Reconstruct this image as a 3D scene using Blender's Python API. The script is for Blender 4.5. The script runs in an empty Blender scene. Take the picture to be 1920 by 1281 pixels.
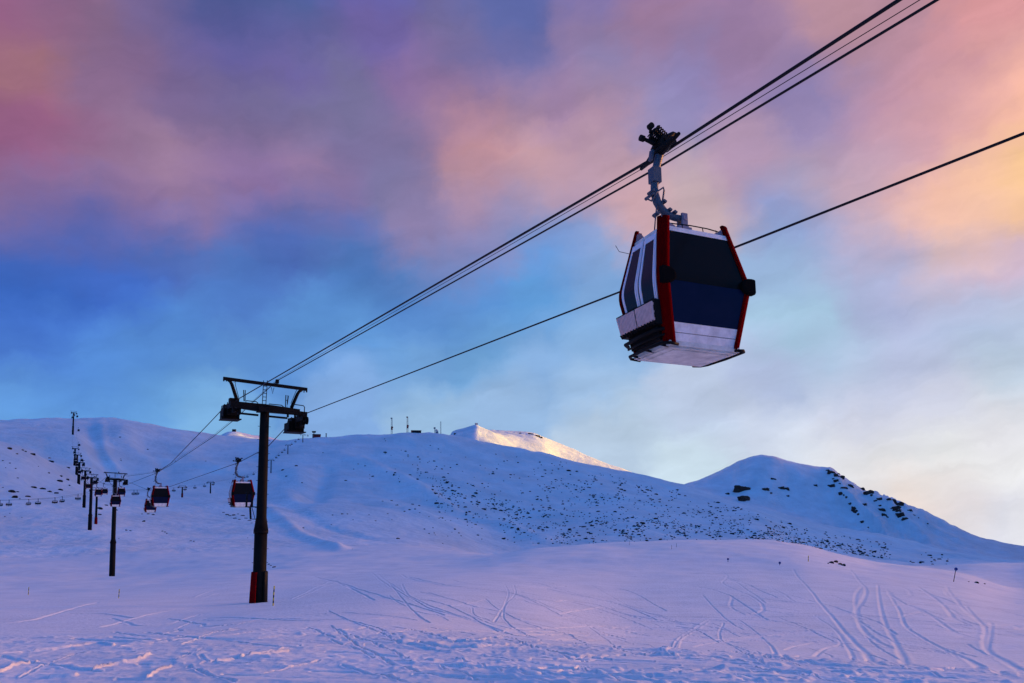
import bpy, math, random
import numpy as np
from mathutils import Vector, Matrix

R = math.radians
random.seed(7)
scene = bpy.context.scene
col = scene.collection

# ------------------------------------------------------------------ camera
F, HOR, PITCH = 1500.0, 950.0, R(4.0)          # focal length and horizon row of the 1920x1281 photograph
YP = HOR - F * math.tan(PITCH)
cam = bpy.data.cameras.new('camera')
cam_ob = bpy.data.objects.new('camera', cam)
col.objects.link(cam_ob)
cam.sensor_width = 36.0
cam.lens = 36.0 * F / 1920.0
cam.shift_y = (YP - 640.5) / 1920.0
cam.clip_start, cam.clip_end = 0.1, 20000.0
cam_ob.location = (0, 0, 0)
cam_ob.rotation_euler = (R(90) + PITCH, 0, 0)
scene.camera = cam_ob

scene.view_settings.view_transform = 'Standard'
scene.view_settings.look = 'None'
scene.view_settings.exposure = 0.0
scene.view_settings.gamma = 1.0
scene.cycles.use_denoising = True
scene.cycles.max_bounces = 4
scene.cycles.diffuse_bounces = 2
scene.cycles.glossy_bounces = 2
scene.cycles.transmission_bounces = 2
scene.cycles.sample_clamp_indirect = 4.0

# photo pixel -> azimuth (from +Y towards +X) and tangent of elevation
def px_dir(x, y):
    a = (np.asarray(x, float) - 960.0) / F
    b = (YP - np.asarray(y, float)) / F
    cp, sp = math.cos(PITCH), math.sin(PITCH)
    return a, cp - b * sp, sp + b * cp
def px_ae(x, y):
    dx, dy, dz = px_dir(x, y)
    return np.arctan2(dx, dy), dz / np.hypot(dx, dy)
def at(x, y, Y):                                # photo pixel at depth Y
    dx, dy, dz = px_dir(x, y)
    return Vector((float(dx / dy * Y), Y, float(dz / dy * Y)))

# ------------------------------------------------------------------ sky (world)
def lin(c):
    c = np.asarray(c, float) / 255.0
    return np.where(c <= 0.04045, c / 12.92, ((c + 0.055) / 1.055) ** 2.4)

SKY = [  # pixel of the photograph, sRGB colour of the sky seen there
 (0,0,150,95,135),(40,130,158,108,120),(110,240,158,98,140),(20,260,145,90,130),(180,40,130,100,135),(200,200,140,108,145),
 (330,320,160,126,158),(200,330,145,112,148),(60,370,138,108,150),(320,60,110,98,150),(430,40,76,90,152),(560,40,80,95,155),
 (420,110,98,90,160),(420,190,112,105,155),(620,170,115,110,152),(560,120,110,98,165),(700,60,110,98,165),(850,60,112,105,155),
 (970,90,86,98,165),(950,30,92,105,170),(720,260,122,112,158),(560,315,160,126,160),(470,330,145,112,168),(800,220,150,120,158),
 (860,170,135,112,160),(930,260,197,143,152),(1000,290,200,156,166),(900,350,178,145,175),(440,410,112,114,180),(640,430,88,114,190),
 (100,405,105,98,165),(80,450,70,98,178),(300,470,76,107,185),(500,460,71,104,185),(60,540,54,101,195),(220,530,61,107,205),
 (450,530,75,121,200),(650,500,74,124,195),(760,430,142,126,170),(780,380,130,120,165),(850,500,118,135,195),(900,560,86,144,215),
 (1030,470,90,150,220),(1060,430,120,150,210),(60,640,68,118,213),(300,640,79,134,210),(600,620,88,145,215),(900,650,108,164,220),
 (60,740,95,155,225),(300,740,100,160,225),(650,740,128,171,228),(950,760,148,184,226),(400,790,120,175,225),(800,800,150,188,226),
 (1100,60,140,120,165),(1250,50,157,122,158),(1400,80,150,120,160),(1300,150,140,130,182),(1150,130,140,130,178),(1150,210,170,135,160),
 (1250,230,145,138,185),(1480,130,158,130,170),(1560,40,185,140,155),(1700,60,185,140,160),(1840,30,222,152,155),(1650,200,187,143,168),
 (1550,230,160,140,180),(1500,170,135,128,185),(1400,300,180,150,180),(1150,300,190,155,175),(1300,390,198,172,180),(1200,380,207,166,175),
 (1080,360,187,155,180),(1550,330,185,158,180),(1480,410,136,155,212),(1600,400,212,173,185),(1720,390,250,192,165),(1850,350,252,196,165),
 (1910,290,252,202,140),(1900,180,247,182,160),(1800,130,205,150,165),(1800,440,240,194,178),(1650,470,195,175,205),(1880,500,205,180,205),
 (1480,500,150,180,220),(1500,600,160,195,222),(1700,540,170,180,220),(1850,580,170,190,225),(1100,620,130,175,225),(1100,720,155,190,230),
 (1450,720,175,190,225),(1700,680,184,195,228),(1880,680,185,205,226),(1150,820,180,202,226),(1400,800,200,211,232),(1650,790,213,216,232),
 (1850,780,217,217,226),(1300,870,202,223,238),(1600,860,226,226,230),(1850,870,236,236,236),(1735,948,238,222,214),(1820,965,214,214,226),
 (1890,985,192,194,220),(1910,940,236,236,238),(1915,600,183,198,225),(1915,720,190,208,226),(1915,820,220,221,228),(1915,890,236,236,237),(1780,620,178,192,226),
 (790,165,138,110,165),(845,235,187,137,155),(870,305,192,142,150),(765,300,125,115,160),(700,335,117,117,162),(560,430,78,110,188),(690,480,72,117,190),
 (860,430,142,130,176),(955,420,134,138,190),(620,375,124,112,166),(540,372,119,110,166),(360,385,140,112,156),(250,392,122,104,160),(180,425,82,98,172),
 (1100,470,130,163,214),(1120,540,120,165,220),(1000,560,92,155,220),(1560,430,150,166,212),(1620,520,165,178,216),(1780,500,198,182,202),(1500,370,165,160,195),
 (1700,300,200,156,176),(1785,240,216,160,165),(1640,340,195,160,180),(250,120,135,104,145),(360,160,118,100,150),(520,230,116,108,155),(620,250,118,112,158),
 (460,260,122,108,152),(980,180,158,130,168),(1060,180,160,130,170),(1050,330,196,154,168),(980,380,160,145,182),(1000,130,105,108,165),(910,110,110,108,165),
 (920,180,140,115,158),(400,230,130,108,150),(650,310,128,112,162),(280,330,152,120,156),(415,325,150,118,160),(500,300,140,112,160),(620,330,145,118,165),
 (840,590,86,140,210),(760,560,80,132,205),(700,620,92,150,218),(760,680,112,165,224),(500,680,90,145,216),(180,690,82,140,220),(1020,680,132,174,224),
 (1560,680,172,196,226),(1320,760,186,202,230),(1600,740,196,204,230),(1760,730,204,208,228),(1500,840,212,220,234),(1750,850,226,228,230),(1880,820,222,220,226)]
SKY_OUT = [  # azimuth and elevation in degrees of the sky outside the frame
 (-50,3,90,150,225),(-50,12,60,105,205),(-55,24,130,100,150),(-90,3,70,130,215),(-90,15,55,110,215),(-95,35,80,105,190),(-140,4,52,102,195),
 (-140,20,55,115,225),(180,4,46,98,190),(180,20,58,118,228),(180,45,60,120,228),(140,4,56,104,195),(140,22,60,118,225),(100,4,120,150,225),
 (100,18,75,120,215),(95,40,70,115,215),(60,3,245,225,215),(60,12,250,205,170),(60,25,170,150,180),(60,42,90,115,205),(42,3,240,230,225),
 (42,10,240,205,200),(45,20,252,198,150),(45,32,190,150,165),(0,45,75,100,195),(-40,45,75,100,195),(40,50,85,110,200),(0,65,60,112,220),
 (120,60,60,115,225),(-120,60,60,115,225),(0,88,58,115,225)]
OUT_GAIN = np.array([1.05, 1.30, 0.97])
_d, _c = [], []
for x, y, r, g, b in SKY:
    v = np.array([float(q) for q in px_dir(x, y)]); m_ = .3*r + .59*g + .11*b; _d.append(v / np.linalg.norm(v)); _c.append(lin((r*.93 + m_*.07, g*.93 + m_*.07, b*.93 + m_*.07)))
for az, el, r, g, b in SKY_OUT:
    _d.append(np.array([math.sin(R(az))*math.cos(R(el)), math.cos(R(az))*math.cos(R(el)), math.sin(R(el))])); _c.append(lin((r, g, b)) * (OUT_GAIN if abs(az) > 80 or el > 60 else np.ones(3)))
_d, _c = np.array(_d), np.array(_c)
_s = np.array([0.021] * len(SKY) + [0.16] * len(SKY_OUT))
_pen = np.array([0.0] * len(SKY) + [7.0] * len(SKY_OUT))
def sky_rbf(az, el):
    v = np.array([math.sin(az)*math.cos(el), math.cos(az)*math.cos(el), math.sin(el)])
    q = (_d @ v - 1.0) / _s ** 2
    q = q - _pen
    w = np.exp(q - q.max())
    return (w[:, None] * _c).sum(0) / w.sum()

world = bpy.data.worlds.new('World')
scene.world = world
world.use_nodes = True
wt = world.node_tree
wt.nodes.clear()
def wn(t, **kw):
    n = wt.nodes.new(t)
    for k, v in kw.items(): setattr(n, k, v)
    return n
def wmath(op, a, b=None, c=None, clamp=False):
    n = wn('ShaderNodeMath', operation=op, use_clamp=clamp)
    for i, q in enumerate((a, b, c)):
        if q is None: continue
        if isinstance(q, (int, float)): n.inputs[i].default_value = q
        else: wt.links.new(q, n.inputs[i])
    return n.outputs[0]
tc = wn('ShaderNodeTexCoord')
nz = wn('ShaderNodeTexNoise'); nz.inputs['Scale'].default_value = 5.0; nz.inputs['Detail'].default_value = 5.0; nz.inputs['Roughness'].default_value = 0.55
wt.links.new(tc.outputs['Generated'], nz.inputs['Vector'])
sb = wn('ShaderNodeVectorMath', operation='SUBTRACT'); sb.inputs[1].default_value = (0.5, 0.5, 0.5)
wt.links.new(nz.outputs['Color'], sb.inputs[0])
sc0 = wn('ShaderNodeVectorMath', operation='MULTIPLY'); sc0.inputs[1].default_value = (0.060, 0.060, 0.052)
wt.links.new(sb.outputs[0], sc0.inputs[0])
nzb = wn('ShaderNodeTexNoise'); nzb.inputs['Scale'].default_value = 17.0; nzb.inputs['Detail'].default_value = 6.0; nzb.inputs['Roughness'].default_value = 0.6
wt.links.new(tc.outputs['Generated'], nzb.inputs['Vector'])
sbb = wn('ShaderNodeVectorMath', operation='SUBTRACT'); sbb.inputs[1].default_value = (0.5, 0.5, 0.5); wt.links.new(nzb.outputs['Color'], sbb.inputs[0])
scb = wn('ShaderNodeVectorMath', operation='MULTIPLY'); scb.inputs[1].default_value = (0.070, 0.070, 0.055); wt.links.new(sbb.outputs[0], scb.inputs[0])
sc = wn('ShaderNodeVectorMath', operation='ADD'); wt.links.new(sc0.outputs[0], sc.inputs[0]); wt.links.new(scb.outputs[0], sc.inputs[1])
ad = wn('ShaderNodeVectorMath', operation='ADD')
wt.links.new(tc.outputs['Generated'], ad.inputs[0]); wt.links.new(sc.outputs[0], ad.inputs[1])
nm = wn('ShaderNodeVectorMath', operation='NORMALIZE'); wt.links.new(ad.outputs[0], nm.inputs[0])
sp = wn('ShaderNodeSeparateXYZ'); wt.links.new(nm.outputs[0], sp.inputs[0])
az_ = wmath('ARCTAN2', sp.outputs['X'], sp.outputs['Y'])
el_ = wmath('ARCSINE', sp.outputs['Z'])
KA = 2.2
u_ = wmath('MULTIPLY_ADD', wmath('ARCTANGENT', wmath('MULTIPLY', az_, KA)), 0.5 / math.atan(math.pi * KA), 0.5)
ROWS = [0, 1.5, 3, 4.5, 6, 7.7, 9.4, 11.1, 12.8, 14.5, 16.2, 17.9, 19.6, 21.3, 23, 24.7, 26.4, 28.1, 30, 32, 36, 44, 60, 88]
u2_ = wmath('MULTIPLY', u_, 2.0, clamp=True); u3_ = wmath('MULTIPLY_ADD', u_, 2.0, -1.0, clamp=True); half_ = wmath('GREATER_THAN', u_, 0.5)
def wmix(f, a, b):
    mx = wn('ShaderNodeMix', data_type='RGBA')
    wt.links.new(f, mx.inputs[0]); wt.links.new(a, mx.inputs[6]); wt.links.new(b, mx.inputs[7])
    return mx.outputs[2]
cur = None
for j, el in enumerate(ROWS):
    two = []
    for h_, src in ((0, u2_), (1, u3_)):
        rp = wn('ShaderNodeValToRGB')
        els = rp.color_ramp.elements
        N = 32 if el < 33 else 16
        while len(els) < N: els.new(0.5)
        for i in range(N):
            u = (h_ + i / (N - 1.0)) / 2
            az = math.tan((u - 0.5) * 2 * math.atan(math.pi * KA)) / KA
            c = sky_rbf(az, R(el))
            els[i].position = i / (N - 1.0)
            els[i].color = (c[0], c[1], c[2], 1)
        wt.links.new(src, rp.inputs[0]); two.append(rp.outputs[0])
    row = wmix(half_, two[0], two[1])
    if cur is None: cur = row
    else:
        mr = wn('ShaderNodeMapRange'); mr.inputs['From Min'].default_value = R(ROWS[j-1]); mr.inputs['From Max'].default_value = R(el)
        wt.links.new(el_, mr.inputs['Value'])
        cur = wmix(mr.outputs[0], cur, row)
# soft cloud texture: slight brightness variation
nz2 = wn('ShaderNodeTexNoise'); nz2.inputs['Scale'].default_value = 9.0; nz2.inputs['Detail'].default_value = 6.0
mp = wn('ShaderNodeMapping'); mp.inputs['Scale'].default_value = (1.0, 1.0, 2.6)
wt.links.new(tc.outputs['Generated'], mp.inputs['Vector']); wt.links.new(mp.outputs[0], nz2.inputs['Vector'])
cst = wn('ShaderNodeCombineXYZ')                 # thin cirrus drawn out in one direction
wt.links.new(wmath('ADD', wmath('MULTIPLY', az_, 2.4), wmath('MULTIPLY', el_, 0.7)), cst.inputs[0])
wt.links.new(wmath('ADD', wmath('MULTIPLY', el_, 17.0), wmath('MULTIPLY', az_, -5.0)), cst.inputs[1])
nz3 = wn('ShaderNodeTexNoise'); nz3.inputs['Scale'].default_value = 1.6; nz3.inputs['Detail'].default_value = 6.0; nz3.inputs['Roughness'].default_value = 0.6; nz3.inputs['Distortion'].default_value = 0.4
wt.links.new(cst.outputs[0], nz3.inputs['Vector'])
br = wmath('ADD', wmath('MULTIPLY_ADD', nz2.outputs['Fac'], 0.34, 0.68), wmath('MULTIPLY', nz3.outputs['Fac'], 0.32))
vs = wn('ShaderNodeVectorMath', operation='SCALE'); wt.links.new(cur, vs.inputs[0]); wt.links.new(br, vs.inputs['Scale'])
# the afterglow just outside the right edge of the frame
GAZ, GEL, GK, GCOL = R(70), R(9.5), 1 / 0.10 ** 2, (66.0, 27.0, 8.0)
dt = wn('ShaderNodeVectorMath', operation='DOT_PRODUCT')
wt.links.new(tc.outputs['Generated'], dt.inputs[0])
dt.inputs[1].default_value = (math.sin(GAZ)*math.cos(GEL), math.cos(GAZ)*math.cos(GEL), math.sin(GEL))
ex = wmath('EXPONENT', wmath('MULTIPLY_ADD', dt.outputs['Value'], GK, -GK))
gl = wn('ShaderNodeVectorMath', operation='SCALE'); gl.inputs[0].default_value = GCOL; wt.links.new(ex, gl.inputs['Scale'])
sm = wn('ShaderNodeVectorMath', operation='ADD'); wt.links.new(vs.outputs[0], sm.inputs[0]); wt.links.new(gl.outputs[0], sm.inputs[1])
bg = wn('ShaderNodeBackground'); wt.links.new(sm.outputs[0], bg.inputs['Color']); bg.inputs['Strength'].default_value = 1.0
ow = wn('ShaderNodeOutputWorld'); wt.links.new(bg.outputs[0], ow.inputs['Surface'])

# ------------------------------------------------------------------ sun: low on the right, let through to the far tops by the added range
SUN_AZ, SUN_EL = R(70), R(3.3)
sun = bpy.data.lights.new('sun', 'SUN'); sun.energy = 5.0; sun.angle = R(0.5); sun.color = (1.0, 0.80, 0.08)
sun_ob = bpy.data.objects.new('sun', sun); col.objects.link(sun_ob)
sdir = Vector((math.sin(SUN_AZ)*math.cos(SUN_EL), math.cos(SUN_AZ)*math.cos(SUN_EL), math.sin(SUN_EL)))
sun_ob.rotation_euler = sdir.to_track_quat('Z', 'Y').to_euler()
sun_ob.location = (300, 0, 300)

# ------------------------------------------------------------------ materials
def mat(name, base, rough=0.6, spec=0.3, metal=0.0, var=0.0, vscale=4.0, bump=0.0, bscale=20.0, coat=0.0):
    m = bpy.data.materials.new(name); m.use_nodes = True
    nt = m.node_tree; p = nt.nodes['Principled BSDF']
    p.inputs['Base Color'].default_value = (*base, 1); p.inputs['Roughness'].default_value = rough
    p.inputs['Specular IOR Level'].default_value = spec; p.inputs['Metallic'].default_value = metal
    p.inputs['Coat Weight'].default_value = coat
    t = nt.nodes.new('ShaderNodeTexCoord')
    if var > 0:
        n = nt.nodes.new('ShaderNodeTexNoise'); n.inputs['Scale'].default_value = vscale; n.inputs['Detail'].default_value = 6; n.inputs['Roughness'].default_value = 0.65
        nt.links.new(t.outputs['Object'], n.inputs['Vector'])
        r = nt.nodes.new('ShaderNodeValToRGB')
        r.color_ramp.elements[0].position = 0.3; r.color_ramp.elements[1].position = 0.7
        r.color_ramp.elements[0].color = (*[c * (1 - var) for c in base], 1); r.color_ramp.elements[1].color = (*[min(1, c * (1 + var * .5)) for c in base], 1)
        nt.links.new(n.outputs['Fac'], r.inputs[0]); nt.links.new(r.outputs[0], p.inputs['Base Color'])
        mr = nt.nodes.new('ShaderNodeMapRange'); mr.inputs['To Min'].default_value = max(0, rough - .12); mr.inputs['To Max'].default_value = min(1, rough + .12)
        nt.links.new(n.outputs['Fac'], mr.inputs['Value']); nt.links.new(mr.outputs[0], p.inputs['Roughness'])
    if bump > 0:
        n = nt.nodes.new('ShaderNodeTexNoise'); n.inputs['Scale'].default_value = bscale; n.inputs['Detail'].default_value = 5
        nt.links.new(t.outputs['Object'], n.inputs['Vector'])
        b = nt.nodes.new('ShaderNodeBump'); b.inputs['Strength'].default_value = 1; b.inputs['Distance'].default_value = bump
        nt.links.new(n.outputs['Fac'], b.inputs['Height']); nt.links.new(b.outputs[0], p.inputs['Normal'])
    return m
M = {
 'snow': mat('snow', (.80, .81, .83), .6, .15, var=.10, vscale=.35, bump=.035, bscale=5.0),
 'snow_far': mat('snow_far', (.80, .81, .83), .65, .1, var=.16, vscale=.022, bump=1.8, bscale=.14),
 'steel_dark': mat('dark_painted_steel', (.011, .0105, .010), .6, .04, var=.35, vscale=3),
 'steel_black': mat('black_steel', (.010, .010, .010), .5, .06, var=.3, vscale=8),
 'rubber': mat('black_rubber', (.007, .007, .007), .7, .0),
 'rope': mat('steel_rope', (.010, .009, .012), .6, .2),
 'red': mat('red_paint', (.125, .0008, .002), .5, .0, var=.15, vscale=5),
 'pad_red': mat('red_pad', (.18, .002, .005), .6, .0, var=.2, vscale=5),
 'white': mat('white_panel', (.86, .82, .78), .5, .3, var=.3, vscale=4),
 'floor_grey': mat('grey_underside', (.72, .75, .70), .6, .2, var=.35, vscale=3),
 'door_white': mat('white_door_frame', (.80, .78, .85), .4, .3),
 'black_panel': mat('black_panel', (.008, .008, .010), .35, .2),
 'glass': mat('smoked_glass', (.008, .007, .007), .10, .07),
 'glass_blue': mat('blue_lower_glass', (.004, .010, .037), .18, .08, var=.12, vscale=3),
 'glass_side': mat('dark_door_glass', (.008, .007, .014), .12, .2),
 'rack': mat('ski_rack_metal', (.74, .53, .50), .5, .2, var=.2, vscale=9),
 'hanger': mat('teal_grey_steel', (.060, .085, .115), .45, .4, var=.35, vscale=6),
 'bracket': mat('grey_lilac_bracket', (.24, .22, .28), .5, .3, var=.2),
 'rock': mat('dark_rock', (.030, .024, .022), .9, .1, var=.6, vscale=.8),
 'crag': mat('brown_crag', (.075, .048, .040), .9, .05, var=.6, vscale=.08, bump=1.5, bscale=.2),
 'yellow': mat('yellow_paint', (.65, .55, .01), .5, .3),
 'blue_sign': mat('blue_sign', (.02, .05, .22), .5, .3),
 'wood': mat('weathered_pole', (.10, .075, .07), .8, .1),
 'mast_red': mat('mast_red', (.35, .06, .05), .6, .2),
 'mast_grey': mat('mast_grey', (.16, .17, .2), .6, .2),
 'house_dark': mat('dark_cladding', (.035, .03, .032), .8, .1),
 'house_red': mat('red_cladding', (.30, .03, .03), .7, .1),
 'house_pale': mat('pale_render', (.6, .55, .5), .7, .1),
}

# ------------------------------------------------------------------ mesh helpers
class MB:
    def __init__(s): s.v, s.f, s.m, s.sm = [], [], [], []
    def add(s, vs, fs, mi=0, smooth=False):
        o = len(s.v)
        s.v.extend([tuple(v) for v in vs])
        for f in fs: s.f.append([i + o for i in f]); s.m.append(mi); s.sm.append(smooth)
    def box(s, c, d, mi=0, rot=None):
        hx, hy, hz = d[0] / 2, d[1] / 2, d[2] / 2
        P = [Vector((x, y, z)) for x in (-hx, hx) for y in (-hy, hy) for z in (-hz, hz)]
        if rot is not None: P = [rot @ p for p in P]
        c = Vector(c)
        s.add([p + c for p in P], [(0,1,3,2),(4,6,7,5),(0,4,5,1),(2,3,7,6),(0,2,6,4),(1,5,7,3)], mi)
    def beam(s, a, b, w, h, mi=0, up=(0, 0, 1), w2=None, h2=None):
        a, b = Vector(a), Vector(b); d = (b - a).normalized(); up = Vector(up)
        x = d.cross(up)
        if x.length < 1e-4: x = d.cross(Vector((1, 0, 0)))
        x.normalize(); y = x.cross(d)
        w2 = w if w2 is None else w2; h2 = h if h2 is None else h2
        P = [a + x*i*w/2 + y*j*h/2 for i, j in ((-1,-1),(1,-1),(1,1),(-1,1))] + [b + x*i*w2/2 + y*j*h2/2 for i, j in ((-1,-1),(1,-1),(1,1),(-1,1))]
        s.add(P, [(3,2,1,0),(4,5,6,7),(0,1,5,4),(1,2,6,5),(2,3,7,6),(3,0,4,7)], mi)
    def tube(s, pts, r, n=8, mi=0, cap=True, closed=False):
        pts = [Vector(p) for p in pts]; k = len(pts)
        rs = r if isinstance(r, (list, tuple)) else [r] * k
        x = None; V = []
        for i in range(k):
            if closed: d = pts[(i + 1) % k] - pts[i - 1]
            else: d = pts[min(i + 1, k - 1)] - pts[max(i - 1, 0)]
            d.normalize()
            if x is None:
                x = d.cross(Vector((0, 0, 1)))
                if x.length < 1e-3: x = d.cross(Vector((0, 1, 0)))
            else: x = x - d * x.dot(d)
            x.normalize(); y = d.cross(x)
            for j in range(n):
                a = 2 * math.pi * j / n
                V.append(pts[i] + (x * math.cos(a) + y * math.sin(a)) * rs[i])
        fs = []
        for i in range(k if closed else k - 1):
            i2 = (i + 1) % k
            for j in range(n):
                j2 = (j + 1) % n
                fs.append((i*n+j, i*n+j2, i2*n+j2, i2*n+j))
        s.add(V, fs, mi, True)
        if cap and not closed:
            o = len(s.v) - len(V)
            s.f.append([o + j for j in range(n)][::-1]); s.m.append(mi); s.sm.append(False)
            s.f.append([o + (k-1)*n + j for j in range(n)]); s.m.append(mi); s.sm.append(False)
    def disc(s, c, axis, r, t, n=20, mi=0, r2=None):
        a = Vector(axis).normalized(); c = Vector(c)
        s.tube([c - a*t/2, c + a*t/2], [r, r if r2 is None else r2], n, mi)
    def slab(s, rows_out, rows_in, mi=0, smooth=False):      # two matching grids of points, closed round the rim
        nr, nc = len(rows_out), len(rows_out[0])
        V = [p for row in rows_out for p in row] + [p for row in rows_in for p in row]
        K = nr * nc; fs = []
        for i in range(nr - 1):
            for j in range(nc - 1):
                a, b, c, d = i*nc+j, i*nc+j+1, (i+1)*nc+j+1, (i+1)*nc+j
                fs.append((a, b, c, d)); fs.append((K+d, K+c, K+b, K+a))
        for j in range(nc - 1):
            fs.append((j+1, j, K+j, K+j+1)); a = (nr-1)*nc + j; fs.append((a, a+1, K+a+1, K+a))
        for i in range(nr - 1):
            a, b = i*nc, (i+1)*nc; fs.append((a, b, K+b, K+a)); a += nc-1; b += nc-1; fs.append((b, a, K+a, K+b))
        s.add(V, fs, mi, smooth)
    def mesh(s, name, mats):
        me = bpy.data.meshes.new(name)
        me.from_pydata(s.v, [], s.f)
        for m in (mats if isinstance(mats, list) else [mats]): me.materials.append(m)
        me.polygons.foreach_set('material_index', s.m); me.polygons.foreach_set('use_smooth', s.sm)
        me.update()
        import bmesh
        bm = bmesh.new(); bm.from_mesh(me); bmesh.ops.recalc_face_normals(bm, faces=bm.faces); bm.to_mesh(me); bm.free()
        return me
    def build(s, name, mats, parent=None):
        o = bpy.data.objects.new(name, s.mesh(name, mats)); col.objects.link(o)
        if parent: o.parent = parent
        return o
def tag(o, label=None, cat=None, group=None, kind=None):
    if label: o['label'] = label
    if cat: o['category'] = cat
    if group: o['group'] = group
    if kind: o['kind'] = kind
    return o
def empty(name, loc, rz=0.0):
    o = bpy.data.objects.new(name, None); o.empty_display_size = 0.3
    o.location = loc; o.rotation_euler = (0, 0, rz); col.objects.link(o); return o
def copy_tree(o, parent=None):
    c = o.copy(); col.objects.link(c)
    if parent: c.parent = parent
    for ch in list(o.children): copy_tree(ch, c)
    return c

# ------------------------------------------------------------------ terrain: one snow surface, given as rings round the standpoint
def pchip(xs, ys, q):                            # monotone cubic; ys may be (..., n)
    xs = np.asarray(xs, float); ys = np.asarray(ys, float); q = np.asarray(q, float)
    h = np.diff(xs); dl = np.diff(ys, axis=-1) / h
    m = np.zeros_like(ys)
    w1 = 2*h[1:] + h[:-1]; w2 = h[1:] + 2*h[:-1]
    d0, d1 = dl[..., :-1], dl[..., 1:]
    ok = d0 * d1 > 0
    with np.errstate(divide='ignore', invalid='ignore'):
        hm = (w1 + w2) / (w1 / d0 + w2 / d1)
    m[..., 1:-1] = np.where(ok, hm, 0.0)
    m[..., 0], m[..., -1] = dl[..., 0], dl[..., -1]
    q = np.clip(q, xs[0], xs[-1])
    i = np.clip(np.searchsorted(xs, q, side='right') - 1, 0, len(xs) - 2)
    t = (q - xs[i]) / h[i]
    y0, y1, m0, m1 = ys[..., i], ys[..., i+1], m[..., i] * h[i], m[..., i+1] * h[i]
    return (2*t**3 - 3*t**2 + 1)*y0 + (t**3 - 2*t**2 + t)*m0 + (-2*t**3 + 3*t**2)*y1 + (t**3 - t**2)*m1

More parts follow.
